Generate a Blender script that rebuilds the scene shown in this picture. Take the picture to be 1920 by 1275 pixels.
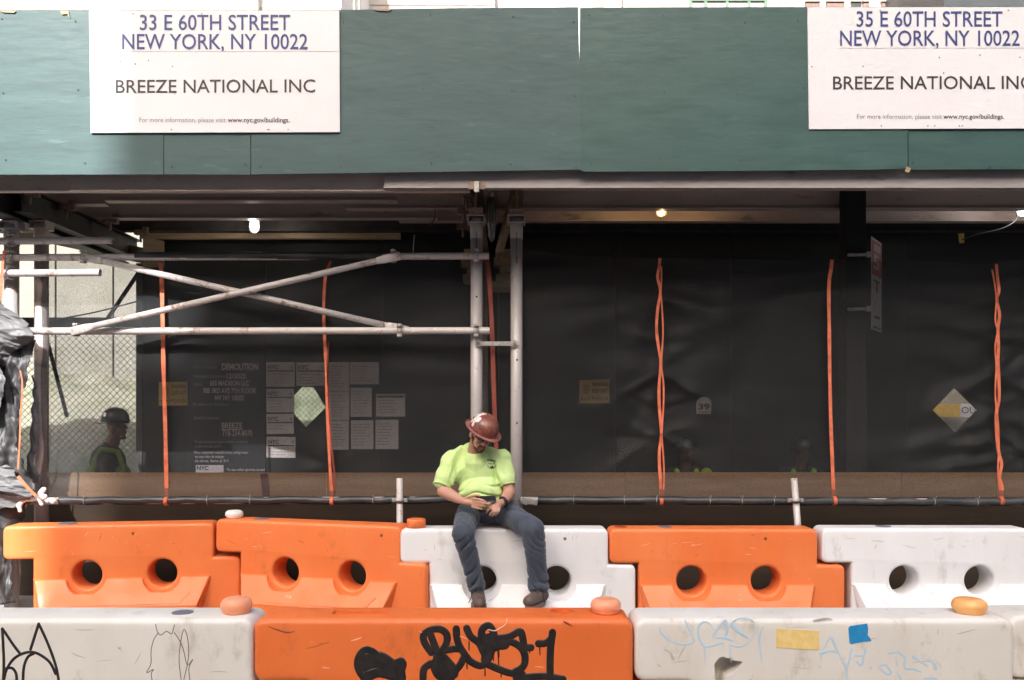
import bpy, bmesh, math, random
from mathutils import Vector, Matrix, Euler, noise
from mathutils.bvhtree import BVHTree
random.seed(7)
SC = bpy.context.scene
COL = SC.collection
for o in list(bpy.data.objects): bpy.data.objects.remove(o)

# ------------------------------------------------------------------ camera, sky, sun, exposure
K = 1600.0            # focal length in photo pixels (1920 px wide)
CX, HY, ZC = 960.0, 780.0, 1.70
cam = bpy.data.objects.new('camera', bpy.data.cameras.new('camera')); COL.objects.link(cam)
cam.data.sensor_width = 36.0; cam.data.lens = 36.0 * K / 1920.0
cam.data.shift_y = (HY - 637.5) / 1920.0
cam.data.clip_end = 2000; cam.data.clip_start = 0.05
cam.location = (0, 0, ZC); cam.rotation_euler = (math.radians(90), 0, 0)
SC.camera = cam

SUN_EL = math.radians(38); AZ = 0.25
world = bpy.data.worlds.new('World'); SC.world = world; world.use_nodes = True
wn = world.node_tree.nodes; wl = world.node_tree.links; wn.clear()
sky = wn.new('ShaderNodeTexSky'); sky.sky_type = 'NISHITA'; sky.sun_disc = False
sky.sun_elevation = SUN_EL; sky.sun_rotation = math.atan2(-AZ, -1.0)
sky.dust_density = 9.5; sky.air_density = 1.0; sky.ozone_density = 0.6
bg = wn.new('ShaderNodeBackground'); bg.inputs[1].default_value = 0.15
wo = wn.new('ShaderNodeOutputWorld'); wl.new(sky.outputs[0], bg.inputs[0]); wl.new(bg.outputs[0], wo.inputs[0])
sun = bpy.data.objects.new('sun', bpy.data.lights.new('sun', 'SUN')); COL.objects.link(sun)
sun.data.energy = 4.5; sun.data.angle = math.radians(0.53); sun.data.color = (1.0, 0.955, 0.89)
sd = Vector((AZ, 1.0, -math.tan(SUN_EL) * math.sqrt(1 + AZ * AZ)))
sun.rotation_euler = sd.to_track_quat('-Z', 'Y').to_euler()
SC.view_settings.view_transform = 'Standard'; SC.view_settings.look = 'None'
SC.view_settings.gamma = 1.0; SC.view_settings.use_curve_mapping = False
SC.view_settings.exposure = 1.05
SC.view_settings.use_white_balance = True; SC.view_settings.white_balance_temperature = 5950; SC.view_settings.white_balance_tint = 10
SC.cycles.max_bounces = 10; SC.cycles.transparent_max_bounces = 24
SC.cycles.sample_clamp_indirect = 6.0

# ------------------------------------------------------------------ helpers
def P(px, py, Y): return Vector(((px - CX) * Y / K, Y, ZC + (HY - py) * Y / K))
ORG = {}
def empty(name, loc, label=None, cat=None, group=None, rz=0.0):
    o = bpy.data.objects.new(name, None); COL.objects.link(o); o.location = loc
    o.rotation_euler = (0, 0, rz); o.empty_display_size = .1
    ORG[o.name] = Vector(loc)
    if label: o['label'] = label
    if cat: o['category'] = cat
    if group: o['group'] = group
    return o
def tag(o, label=None, cat=None, group=None, kind=None):
    for k, v in (('label', label), ('category', cat), ('group', group), ('kind', kind)):
        if v: o[k] = v
    return o
def link(name, me, mat=None, parent=None, smooth=False, local=False):
    """world-space mesh -> object (parented meshes are shifted to the parent's own origin)"""
    o = bpy.data.objects.new(name, me); COL.objects.link(o)
    if mat is not None and not me.materials: me.materials.append(mat)
    elif mat is not None:
        o.material_slots[0].link = 'OBJECT'; o.material_slots[0].material = mat
    if smooth:
        for p in me.polygons: p.use_smooth = True
    if parent is not None:
        o.parent = parent
        og = ORG.get(parent.name, Vector((0, 0, 0)))
        if not local: me.transform(Matrix.Translation(-og))
        ORG[o.name] = og if not local else Vector((0, 0, 0))
    elif not local:
        # own origin at the mesh's base
        if me.vertices:
            xs = [v.co for v in me.vertices]
            c = Vector((sum(v.x for v in xs) / len(xs), sum(v.y for v in xs) / len(xs), min(v.z for v in xs)))
            me.transform(Matrix.Translation(-c)); o.location = c
            ORG[o.name] = c
    return o
def pyd(verts, faces, name='m'):
    me = bpy.data.meshes.new(name); me.from_pydata([tuple(v) for v in verts], [], faces); me.validate(); me.update(); return me
def bm_me(bm, name='m'):
    bmesh.ops.recalc_face_normals(bm, faces=bm.faces[:])
    me = bpy.data.meshes.new(name); bm.to_mesh(me); bm.free(); return me
def box_bm(bm, c, s, rot=None, bev=0.0):
    """box of size s centred at c"""
    b = bmesh.new(); bmesh.ops.create_cube(b, size=1.0)
    bmesh.ops.scale(b, vec=Vector(s), verts=b.verts)
    if bev > 0: bmesh.ops.bevel(b, geom=b.edges[:], offset=bev, segments=2, affect='EDGES', profile=.5)
    if rot is not None: bmesh.ops.rotate(b, cent=(0, 0, 0), matrix=rot, verts=b.verts)
    bmesh.ops.translate(b, vec=Vector(c), verts=b.verts)
    t = bpy.data.meshes.new('t'); b.to_mesh(t); b.free(); bm.from_mesh(t); bpy.data.meshes.remove(t)
def box(name, lo, hi, mat, parent=None, bev=0.0, local=False):
    bm = bmesh.new(); lo = Vector(lo); hi = Vector(hi); box_bm(bm, (lo + hi) / 2, hi - lo, bev=bev)
    return link(name, bm_me(bm), mat, parent, local=local)
def tube_bm(bm, p0, p1, r0, r1=None, n=16, cap=True):
    p0 = Vector(p0); p1 = Vector(p1); r1 = r0 if r1 is None else r1
    d = (p1 - p0).normalized(); a = d.orthogonal().normalized(); b = d.cross(a)
    v0 = []; v1 = []
    for i in range(n):
        t = 2 * math.pi * i / n; e = a * math.cos(t) + b * math.sin(t)
        v0.append(bm.verts.new(p0 + e * r0)); v1.append(bm.verts.new(p1 + e * r1))
    for i in range(n):
        f = bm.faces.new((v0[i], v0[(i + 1) % n], v1[(i + 1) % n], v1[i])); f.smooth = True
    if cap: bm.faces.new(v0[::-1]); bm.faces.new(v1)
def tube(name, p0, p1, r, mat, parent=None, r1=None, n=16, wall=0.0):
    bm = bmesh.new(); tube_bm(bm, p0, p1, r, r1, n)
    me = bm_me(bm)
    o = link(name, me, mat, parent)
    return o
def lathe_bm(bm, prof, n=24, M=None):
    """prof: (r,z) list about z"""
    rings = []
    for r, z in prof:
        ring = []
        for i in range(n):
            t = 2 * math.pi * i / n
            co = Vector((r * math.cos(t), r * math.sin(t), z))
            ring.append(bm.verts.new(M @ co if M else co))
        rings.append(ring)
    for a, b in zip(rings, rings[1:]):
        for i in range(n):
            f = bm.faces.new((a[i], a[(i + 1) % n], b[(i + 1) % n], b[i])); f.smooth = True
    bm.faces.new(rings[0][::-1]); bm.faces.new(rings[-1])
def eval_me(o):
    dg = bpy.context.evaluated_depsgraph_get(); dg.update()
    return bpy.data.meshes.new_from_object(o.evaluated_get(dg))
def curve_me(splines, bevel=0.0, extrude=0.0, offset=0.0, dim='2D', res=3, closed=True):
    cu = bpy.data.curves.new('c', 'CURVE'); cu.dimensions = dim
    if dim == '2D': cu.fill_mode = 'BOTH'
    cu.bevel_depth = bevel; cu.bevel_resolution = res; cu.extrude = extrude; cu.offset = offset
    if dim == '3D': cu.use_fill_caps = True
    for s in splines:
        sp = cu.splines.new('POLY'); sp.points.add(len(s) - 1); sp.use_cyclic_u = closed
        for p, q in zip(sp.points, s):
            p.co = (q[0], q[1], q[2] if len(q) > 2 else 0, 1)
            if len(q) > 3: p.radius = q[3]
    o = bpy.data.objects.new('c', cu); COL.objects.link(o)
    me = eval_me(o); bpy.data.objects.remove(o); bpy.data.curves.remove(cu)
    return me
def catmull(pts, n=6, closed=False):
    out = []; m = len(pts)
    for i in range(m if closed else m - 1):
        p = [pts[(i + k - 1) % m] if closed else pts[min(max(i + k - 1, 0), m - 1)] for k in range(4)]
        for j in range(n):
            t = j / n
            out.append(tuple(.5 * ((2 * b) + (-a + c) * t + (2 * a - 5 * b + 4 * c - d) * t * t + (-a + 3 * b - 3 * c + d) * t ** 3)
                             for a, b, c, d in zip(*p)))
    if not closed: out.append(tuple(pts[-1]))
    return out
def wire(name, pts, r, mat, parent=None, smooth=True, n=5):
    """round wire/rope through world points"""
    q = catmull([tuple(p) for p in pts], n) if smooth and len(pts) > 2 else [tuple(p) for p in pts]
    me = curve_me([[(*p[:3], 1.0) for p in q]], bevel=r, dim='3D', res=2, closed=False)
    return link(name, me, mat, parent, smooth=True)
_txt = {}
def text_me(s, bold=0.0, spacing=1.0):
    cu = bpy.data.curves.new('t', 'FONT'); cu.body = s; cu.size = 1.0; cu.offset = bold; cu.space_character = spacing
    cu.resolution_u = 3
    o = bpy.data.objects.new('t', cu); COL.objects.link(o); me = eval_me(o)
    bpy.data.objects.remove(o); bpy.data.curves.remove(cu); return me
CAPH = max(v.co.y for v in text_me('H').vertices)
def words_of(me):
    """split a line of letters into one mesh per word (letters grouped by the gaps between them)"""
    bm = bmesh.new(); bm.from_mesh(me); bm.faces.ensure_lookup_table(); seen = set(); isl = []
    for f in bm.faces:
        if f.index in seen: continue
        st = [f]; seen.add(f.index); grp = []
        while st:
            g = st.pop(); grp.append(g)
            for e in g.edges:
                for h in e.link_faces:
                    if h.index not in seen: seen.add(h.index); st.append(h)
        xs = [v.co.x for g in grp for v in g.verts]; isl.append((min(xs), max(xs), [[v.co.copy() for v in g.verts] for g in grp]))
    bm.free(); isl.sort(key=lambda t: t[0]); out = []; cur = []; end = None
    for a, b, fs in isl:
        if end is not None and a - end > .2: out.append(cur); cur = []
        cur += fs; end = b if end is None else max(end, b)
    out.append(cur); res = []
    for fs in out:
        vs = []; ff = []
        for f in fs: ff.append(list(range(len(vs), len(vs) + len(f)))); vs += f
        b2 = bmesh.new(); vv = [b2.verts.new(v) for v in vs]
        for f in ff: b2.faces.new([vv[k] for k in f])
        bmesh.ops.remove_doubles(b2, verts=b2.verts, dist=1e-5); m2 = bpy.data.meshes.new('w'); b2.to_mesh(m2); b2.free(); res.append(m2)
    return res
def text(name, s, x0, x1, ybase, caph, Y, mat, parent, bold=0.0, lift=0.0, dy=0.0, words=False):
    """letters laid on the plane Y, spanning photo x0..x1, standing on ybase (dy: rise of the line in px across its width)"""
    full = text_me(s, bold)
    xs = [v.co.x for v in full.vertices]; a, b = min(xs), max(xs)
    for me in (words_of(full) if words else [full]):
        for v in me.vertices:
            u = (v.co.x - a) / (b - a)
            v.co = P(x0 + (x1 - x0) * u, ybase - dy * u - v.co.y / CAPH * caph, Y - lift)
        o = link(name, me, mat, parent)
    return o
def poly_px(name, pts, Y, mat, parent=None, th=0.004):
    """flat plate with thickness from a photo outline at depth Y (front face at Y)"""
    n = len(pts); f = [P(x, y, Y) for x, y in pts]; b = [v + Vector((0, th, 0)) for v in f]
    faces = [list(range(n)), list(range(2 * n - 1, n - 1, -1))] + [[i, n + i, n + (i + 1) % n, (i + 1) % n] for i in range(n)]
    bm = bmesh.new(); vs = [bm.verts.new(v) for v in f + b]
    for q in faces: bm.faces.new([vs[i] for i in q])
    return link(name, bm_me(bm), mat, parent)
def modded(me, mods):
    o = bpy.data.objects.new('x', me); COL.objects.link(o)
    for typ, kw in mods:
        m = o.modifiers.new('m', typ)
        for k, v in kw.items(): setattr(m, k, v)
    r = eval_me(o); bpy.data.objects.remove(o); return r
def boolean(me, cutters, op='DIFFERENCE'):
    for c in cutters:
        oc = bpy.data.objects.new('cut', c); COL.objects.link(oc)
        me = modded(me, [('BOOLEAN', dict(object=oc, operation=op, solver='EXACT'))])
        bpy.data.objects.remove(oc)
    return me

_SPH = {}
def sphere_data(u, v):
    if (u, v) not in _SPH:
        vs = [Vector((0, 0, 1))]; fs = []
        for j in range(1, v):
            a = math.pi * j / v
            for i in range(u): t = 2 * math.pi * i / u; vs.append(Vector((math.sin(a) * math.cos(t), math.sin(a) * math.sin(t), math.cos(a))))
        vs.append(Vector((0, 0, -1)))
        for i in range(u):
            n = (i + 1) % u; fs.append((0, 1 + i, 1 + n)); L = 1 + (v - 2) * u; fs.append((len(vs) - 1, L + n, L + i))
            for j in range(v - 2): k = 1 + j * u; fs.append((k + i, k + u + i, k + u + n, k + n))
        _SPH[(u, v)] = (vs, fs)
    return _SPH[(u, v)]
def blob(name, prims, vox, it, mat, parent=None, disp=None, local=False, seg=14, label=None, cat=None):
    """one continuous skin grown over tapered limbs and ellipsoids"""
    V = []; F = []
    def put(vs, fs, fn):
        k = len(V); V.extend(fn(v) for v in vs); F.extend(tuple(q + k for q in f) for f in fs)
    for p in prims:
        if p[0] == 'c':
            a, r0, b, r1 = Vector(p[1]), p[2], Vector(p[3]), p[4]; L = (b - a).length
            n = max(2, int(L / (min(r0, r1) * .5)) + 1)
            for i in range(n + 1):
                t = i / n; r = r0 + (r1 - r0) * t; c = a.lerp(b, t); put(*sphere_data(12, 8), lambda v: c + v * r)
        else:
            c, r = Vector(p[1]), Vector(p[2]); R = p[3] if len(p) > 3 else Matrix.Identity(3)
            put(*sphere_data(20, 14), lambda v: c + R @ Vector((v.x * r.x, v.y * r.y, v.z * r.z)))
    me = bpy.data.meshes.new(name); me.from_pydata(V, [], F); me.update()
    me = modded(me, [('REMESH', dict(mode='VOXEL', voxel_size=vox)), ('SMOOTH', dict(iterations=it, factor=.5))])
    if disp:
        me.update(); nn = [v.normal.copy() for v in me.vertices]
        for v, n_ in zip(me.vertices, nn): v.co = v.co + n_ * disp(v.co, n_)
        me = modded(me, [('SMOOTH', dict(iterations=1, factor=.5))])
    o = link(name, me, mat, parent, smooth=True, local=local)
    if label: tag(o, label, cat)
    return o
def chain(pts, Y, r0, r1=None):
    """capsule chain through photo points"""
    q = catmull([(*P(x, y, Y + (d[0] if d else 0)), ) for x, y, *d in pts], 4); r1 = r0 if r1 is None else r1; n = len(q) - 1
    return [('c', q[i], r0 + (r1 - r0) * i / n, q[i + 1], r0 + (r1 - r0) * (i + 1) / n) for i in range(n)]

# ------------------------------------------------------------------ materials
def pmat(name, c1, c2=None, scale=4.0, lo=.4, hi=.65, rough=.6, metal=0.0, bump=0.0, bscale=40.0, stretch=(1, 1, 1),
         spots=None, alpha=None, coat=0.0, trans=0.0, sss=0.0, emit=None, estr=0.0, ctype='Object', spec=.5, rvar=0.0, more=None, sheen=0.0):
    m = bpy.data.materials.new(name); m.use_nodes = True
    n = m.node_tree.nodes; l = m.node_tree.links; bs = n['Principled BSDF']
    bs.inputs['Base Color'].default_value = (*c1, 1); bs.inputs['Roughness'].default_value = rough
    bs.inputs['Metallic'].default_value = metal; bs.inputs['Specular IOR Level'].default_value = spec
    bs.inputs['Coat Weight'].default_value = coat; bs.inputs['Transmission Weight'].default_value = trans
    if sheen: bs.inputs['Sheen Weight'].default_value = sheen
    if sss:
        bs.inputs['Subsurface Weight'].default_value = sss; bs.inputs['Subsurface Radius'].default_value = (.02, .01, .006)
        bs.inputs['Subsurface Scale'].default_value = .5
    if emit: bs.inputs['Emission Color'].default_value = (*emit, 1); bs.inputs['Emission Strength'].default_value = estr
    tc = n.new('ShaderNodeTexCoord'); oi = n.new('ShaderNodeObjectInfo')
    mu = n.new('ShaderNodeMath'); mu.operation = 'MULTIPLY'; mu.inputs[1].default_value = 37.0; l.new(oi.outputs['Random'], mu.inputs[0])
    mp = n.new('ShaderNodeMapping'); mp.inputs['Scale'].default_value = stretch
    l.new(tc.outputs[ctype], mp.inputs[0]); l.new(mu.outputs[0], mp.inputs['Location'])
    col = None
    def nz(sc, det=6.0, rg=.6):
        t = n.new('ShaderNodeTexNoise'); t.inputs['Scale'].default_value = sc; t.inputs['Detail'].default_value = det
        t.inputs['Roughness'].default_value = rg; l.new(mp.outputs[0], t.inputs['Vector']); return t
    def ramp(t, a, b):
        r = n.new('ShaderNodeMapRange'); r.inputs[1].default_value = a; r.inputs[2].default_value = b
        l.new(t.outputs[0], r.inputs[0]); return r
    if c2:
        mx = n.new('ShaderNodeMix'); mx.data_type = 'RGBA'; mx.inputs[6].default_value = (*c1, 1); mx.inputs[7].default_value = (*c2, 1)
        l.new(ramp(nz(scale), lo, hi).outputs[0], mx.inputs[0]); col = mx.outputs[2]
    for sp in ([spots] if spots else []) + (more or []):
        c, s, a, b = sp
        mx = n.new('ShaderNodeMix'); mx.data_type = 'RGBA'; mx.inputs[6].default_value = (*c1, 1); mx.inputs[7].default_value = (*c, 1)
        if col: l.new(col, mx.inputs[6])
        l.new(ramp(nz(s, 8.0, .7), a, b).outputs[0], mx.inputs[0]); col = mx.outputs[2]
    if col: l.new(col, bs.inputs['Base Color'])
    if rvar:
        r = n.new('ShaderNodeMapRange'); r.inputs[3].default_value = rough - rvar; r.inputs[4].default_value = rough + rvar
        r.inputs[1].default_value = .35; r.inputs[2].default_value = .65
        l.new(nz(scale * 3).outputs[0], r.inputs[0]); l.new(r.outputs[0], bs.inputs['Roughness'])
    if bump:
        b = n.new('ShaderNodeBump'); b.inputs['Strength'].default_value = bump; b.inputs['Distance'].default_value = .01
        l.new(nz(bscale, 5).outputs[0], b.inputs['Height']); l.new(b.outputs[0], bs.inputs['Normal'])
    if alpha is not None: bs.inputs['Alpha'].default_value = alpha
    return m
M = {}
M['orange'] = pmat('orange_plastic', (.82, .185, .042), (.86, .23, .065), 2.2, .35, .7, rough=.45, bump=.12, bscale=9, stretch=(1, 1, .55), spots=((.52, .12, .03), 5.0, .58, .8), rvar=.12, more=[((.93, .45, .25), 22.0, .66, .72), ((.40, .12, .05), 45.0, .70, .74)])
M['orange_dark'] = pmat('orange_plastic_deep', (.75, .155, .03), (.82, .19, .04), 2.2, .35, .7, rough=.5, bump=.1, bscale=14, stretch=(1, 1, .6), spots=((.46, .10, .025), 6.0, .56, .8), rvar=.12, more=[((.9, .36, .16), 26.0, .67, .73), ((.25, .07, .03), 40.0, .69, .73)])
M['white'] = pmat('white_plastic', (.84, .83, .83), (.77, .75, .74), 2.0, .35, .7, rough=.42, bump=.1, bscale=9, stretch=(1, 1, .5), spots=((.50, .46, .41), 6.0, .57, .82), rvar=.1, more=[((.34, .31, .28), 36.0, .69, .73)])
M['white_dirty'] = pmat('weathered_white_plastic', (.80, .76, .69), (.68, .62, .53), 2.6, .3, .75, rough=.55, bump=.14, bscale=14, stretch=(1, 1, .55), spots=((.42, .35, .26), 7.0, .55, .80), rvar=.1,
                        more=[((.30, .26, .2), 28.0, .66, .74)])
M['peach'] = pmat('peach_cap_plastic', (.85, .33, .17), (.88, .42, .25), 8, rough=.4)
M['peach_sunlit'] = pmat('sunlit_peach_cap_plastic', (.88, .48, .16), (.85, .34, .10), 9, rough=.4)  # peach cap plastic with sunlight put into its colour
M['capwhite'] = pmat('white_cap_plastic', (.8, .78, .72), rough=.45)
M['paint_black'] = pmat('black_spray_paint', (.012, .010, .010), (.03, .024, .02), 18, rough=.45)
M['paint_blue'] = pmat('pale_blue_spray_paint', (.45, .62, .74), (.58, .68, .74), 14, .3, .7, rough=.6)
M['paint_thin'] = pmat('grey_marker', (.16, .13, .12), rough=.6)
M['scuff'] = pmat('dark_scuff_mark', (.22, .06, .02), rough=.7)
M['crackline'] = pmat('pale_crack_in_plastic', (.9, .6, .45), rough=.7)
M['tape_yellow'] = pmat('yellow_tape', (.83, .58, .19), (.88, .66, .28), 30, rough=.5, bump=.2, bscale=60)
M['tape_blue'] = pmat('blue_tape', (.02, .24, .52), (.035, .29, .56), 25, rough=.5, bump=.3, bscale=50)
M['green'] = pmat('green_painted_plywood', (.036, .075, .072), (.062, .115, .110), 2.2, .3, .7, rough=.5, bump=.16, bscale=4, stretch=(1, 1, 5),
                  spots=((.14, .23, .20), 3.0, .60, .9), rvar=.1, more=[((.03, .068, .06), 1.1, .48, .75), ((.24, .32, .29), 26.0, .71, .77), ((.02, .04, .035), 14.0, .70, .78)])
M['green_right'] = pmat('green_painted_plywood_newer', (.026, .070, .060), (.048, .108, .093), 2.2, .3, .7, rough=.45, bump=.14, bscale=4, stretch=(1, 1, 5),
                  spots=((.1, .2, .16), 3.0, .62, .9), rvar=.1, more=[((.025, .062, .05), 1.1, .5, .75), ((.2, .29, .25), 24.0, .72, .78)])
M['signwhite'] = pmat('white_sign_panel', (.80, .77, .76), (.76, .73, .72), 1.5, rough=.45)
M['fold'] = pmat('faint_panel_fold', (.62, .6, .59), rough=.5)
M['ink_blue'] = pmat('blue_sign_ink', (.035, .05, .19), rough=.5)
M['ink_dark'] = pmat('dark_sign_ink', (.04, .028, .026), rough=.5)
M['ink_grey'] = pmat('grey_sign_ink', (.28, .27, .27), rough=.5)
M['steel'] = pmat('brown_grey_steel', (.60, .50, .45), (.50, .41, .37), 5, rough=.5, metal=.05, bump=.1, bscale=40, stretch=(.3, 1, 1), spots=((.10, .06, .045), 7, .58, .75))
M['steel_light'] = pmat('worn_grey_steel', (.40, .36, .34), (.30, .265, .25), 4, rough=.45, metal=.15, bump=.1, bscale=40, stretch=(.3, 1, 1), spots=((.1, .07, .05), 9, .6, .72))
M['steel_dark'] = pmat('dark_painted_steel', (.045, .04, .038), (.07, .06, .055), 6, rough=.6, metal=.2, spots=((.14, .09, .06), 9, .62, .75))
M['galv'] = pmat('off_white_painted_pipe', (.64, .59, .56), (.54, .49, .46), 4, .35, .7, rough=.45, metal=.1, bump=.08, bscale=60, spots=((.30, .15, .08), 13, .56, .66), more=[((.18, .10, .06), 6, .60, .68), ((.8, .77, .74), 20, .62, .68)])
M['post'] = pmat('pale_grey_painted_post', (.50, .46, .44), (.42, .385, .365), 3, .35, .7, rough=.42, metal=.15, bump=.08, bscale=60, spots=((.30, .11, .05), 9, .60, .67), more=[((.26, .22, .2), 25, .62, .7)])
M['rust'] = pmat('rusty_clamp_steel', (.22, .14, .10), (.30, .22, .17), 20, rough=.7, metal=.3, bump=.3, bscale=60)
M['clamp'] = pmat('galvanised_clamp', (.5, .47, .44), (.34, .3, .27), 25, rough=.45, metal=.5)
M['wrap'] = pmat('black_wrapped_pipe', (.03, .03, .032), (.09, .088, .09), 9, .45, .75, rough=.38, bump=.5, bscale=25, stretch=(.4, 1, 1))
M['deck'] = pmat('dark_timber_deck', (.06, .045, .035), (.09, .07, .05), 4, rough=.8, stretch=(.3, 2, 1))
M['wood'] = pmat('pale_timber', (.42, .31, .19), (.33, .24, .14), 4, rough=.75, stretch=(1, 1, 6), bump=.2)
M['ply_brown'] = pmat('brown_plywood', (.36, .215, .115), (.27, .155, .08), 3.5, .3, .7, rough=.7, stretch=(.35, 1, 5), bump=.2, bscale=10, spots=((.10, .035, .025), 1.3, .62, .72))
M['lower_dark'] = pmat('dark_brown_timber', (.045, .028, .015), (.03, .018, .011), 3, rough=.8, stretch=(.35, 1, 4), spots=((.07, .03, .015), 2, .55, .7))
M['fence'] = pmat('black_green_plywood', (.007, .009, .008), (.011, .013, .012), 3, rough=.7, bump=.2, bscale=12, stretch=(.5, 1, 3))
M['darkwood'] = pmat('dark_stained_timber_post', (.012, .012, .011), (.017, .016, .015), 5, rough=.9, stretch=(3, 3, .4), bump=.3, bscale=12)
M['paper'] = pmat('pale_notice_paper', (.80, .72, .68), (.74, .66, .62), 3, rough=.8)
M['paper_ink'] = pmat('notice_print', (.10, .085, .08), rough=.8)
M['paper_faint'] = pmat('faint_notice_print', (.40, .35, .33), rough=.8)
M['board_black'] = pmat('black_notice_board', (.012, .012, .016), rough=.5)
M['board_text'] = pmat('white_board_lettering', (.72, .62, .60), rough=.6)
M['board_text_dim'] = pmat('faded_board_lettering', (.34, .29, .29), rough=.6)
M['warn'] = pmat('yellow_warning_sheet', (.74, .50, .13), (.66, .44, .12), 6, rough=.6)
M['warn_ink'] = pmat('brown_warning_print', (.2, .12, .03), rough=.6)
M['strap'] = pmat('orange_webbing', (.76, .20, .09), (.55, .12, .05), 14, rough=.6, bump=.3, bscale=120)
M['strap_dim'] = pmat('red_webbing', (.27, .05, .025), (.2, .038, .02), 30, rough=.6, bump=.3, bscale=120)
M['asphalt'] = pmat('asphalt', (.085, .083, .08), (.11, .107, .10), 3, rough=.9, bump=.5, bscale=180)
M['concrete'] = pmat('concrete_pavement', (.30, .28, .26), (.24, .225, .21), 3, rough=.85, bump=.3, bscale=90)
M['rubble'] = pmat('pale_rubble_and_weeds', (.27, .25, .19), (.19, .195, .13), 1.6, .35, .65, rough=.9, bump=1.0, bscale=8, spots=((.10, .13, .065), 1.1, .54, .66), more=[((.5, .48, .42), 6, .62, .7)])
M['bldg_white'] = pmat('white_cladding', (.80, .78, .74), (.74, .72, .68), .4, rough=.7)
M['bldg_joint'] = pmat('cladding_joint', (.42, .39, .33), rough=.8)
M['bldg_beige'] = pmat('beige_stone', (.42, .36, .31), (.36, .31, .27), .8, rough=.8, bump=.2, bscale=8)
M['bldg_pink'] = pmat('pale_pink_tile', (.55, .48, .43), (.51, .44, .4), .8, rough=.7)
M['bldg_dark'] = pmat('dark_glass_cladding', (.03, .035, .037), (.05, .055, .055), .6, rough=.35)
M['winframe'] = pmat('green_window_frame', (.10, .17, .11), rough=.5)
M['glass'] = pmat('window_pane', (.22, .23, .22), rough=.15, spec=.7)
M['brick'] = pmat('brown_window_brick', (.2, .12, .10), (.26, .17, .14), 12, rough=.9)
M['sitewall'] = pmat('grey_beige_panel', (.27, .255, .215), (.22, .21, .17), 1.4, rough=.75, bump=.4, bscale=14)
M['chain'] = pmat('galvanised_wire', (.10, .10, .085), rough=.5, metal=.4)
M['palegreen'] = pmat('pale_green_sheet', (.23, .25, .16), (.16, .18, .105), 3, rough=.8, stretch=(2, 2, .2))
M['tan'] = pmat('tan_sheet', (.34, .30, .235), (.28, .245, .19), 5, rough=.7)
M['tarp'] = pmat('crumpled_grey_sheeting', (.20, .195, .195), (.09, .088, .088), 5, .3, .7, rough=.62, bump=.25, bscale=18)
M['tarp_dark'] = pmat('bunched_black_netting', (.03, .029, .029), (.085, .082, .08), 6, .35, .7, rough=.5, bump=.3, bscale=20)

def net_material(name, col, alpha):
    m = bpy.data.materials.new(name); m.use_nodes = True
    n = m.node_tree.nodes; l = m.node_tree.links; n.clear()
    out = n.new('ShaderNodeOutputMaterial'); mix = n.new('ShaderNodeMixShader'); tr = n.new('ShaderNodeBsdfTransparent')
    bs = n.new('ShaderNodeBsdfPrincipled'); bs.inputs['Roughness'].default_value = .56; bs.inputs['Specular IOR Level'].default_value = .36; bs.inputs['Sheen Weight'].default_value = .06
    tc = n.new('ShaderNodeTexCoord')
    t = n.new('ShaderNodeTexNoise'); t.inputs['Scale'].default_value = 1.4; t.inputs['Detail'].default_value = 5
    mp = n.new('ShaderNodeMapping'); l.new(tc.outputs['Object'], mp.inputs[0]); l.new(mp.outputs[0], t.inputs['Vector'])
    mc = n.new('ShaderNodeMix'); mc.data_type = 'RGBA'; mc.inputs[6].default_value = (*col, 1); mc.inputs[7].default_value = tuple(c * 1.5 for c in col) + (1,)
    l.new(t.outputs[0], mc.inputs[0]); l.new(mc.outputs[2], bs.inputs['Base Color'])
    w = n.new('ShaderNodeTexNoise'); w.inputs['Scale'].default_value = 120; w.inputs['Detail'].default_value = 3; w.inputs['Roughness'].default_value = .75; l.new(tc.outputs['Object'], w.inputs['Vector'])
    r = n.new('ShaderNodeMapRange'); r.inputs[1].default_value = .3; r.inputs[2].default_value = .7; r.inputs[3].default_value = alpha - .22; r.inputs[4].default_value = alpha + .22
    l.new(w.outputs[0], r.inputs[0]); l.new(r.outputs[0], mix.inputs[0])
    b = n.new('ShaderNodeBump'); b.inputs['Strength'].default_value = .08; b.inputs['Distance'].default_value = .003; l.new(w.outputs[0], b.inputs['Height']); l.new(b.outputs[0], bs.inputs['Normal'])
    l.new(tr.outputs[0], mix.inputs[1]); l.new(bs.outputs[0], mix.inputs[2]); l.new(mix.outputs[0], out.inputs[0])
    return m
M['net'] = net_material('black_debris_netting', (.023, .0235, .0235), .44)

# ------------------------------------------------------------------ the setting: ground, road, pavement, site
def sheet(name, x0, x1, y0, y1, z, mat, nx=2, ny=2, fn=None):
    vs = []; fs = []
    for j in range(ny + 1):
        for i in range(nx + 1):
            x = x0 + (x1 - x0) * i / nx; y = y0 + (y1 - y0) * j / ny
            vs.append((x, y, z + (fn(x, y) if fn else 0)))
    for j in range(ny):
        for i in range(nx):
            a = j * (nx + 1) + i; fs.append((a, a + 1, a + nx + 2, a + nx + 1))
    o = link(name, pyd(vs, fs), mat, smooth=bool(fn)); o['kind'] = 'structure'; return o
sheet('ground', -400, 400, -300, 500, -0.03, M['asphalt'])
sheet('road', -60, 60, -14, 7.34, 0.0, M['asphalt'])
pav = box('pavement', (-40, 7.50, -.02), (40, 9.6, .12), M['concrete']); pav['kind'] = 'structure'
kb = box('kerb', (-40, 7.34, -.02), (40, 7.497, .125), M['concrete'], bev=.012); kb['kind'] = 'structure'
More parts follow.
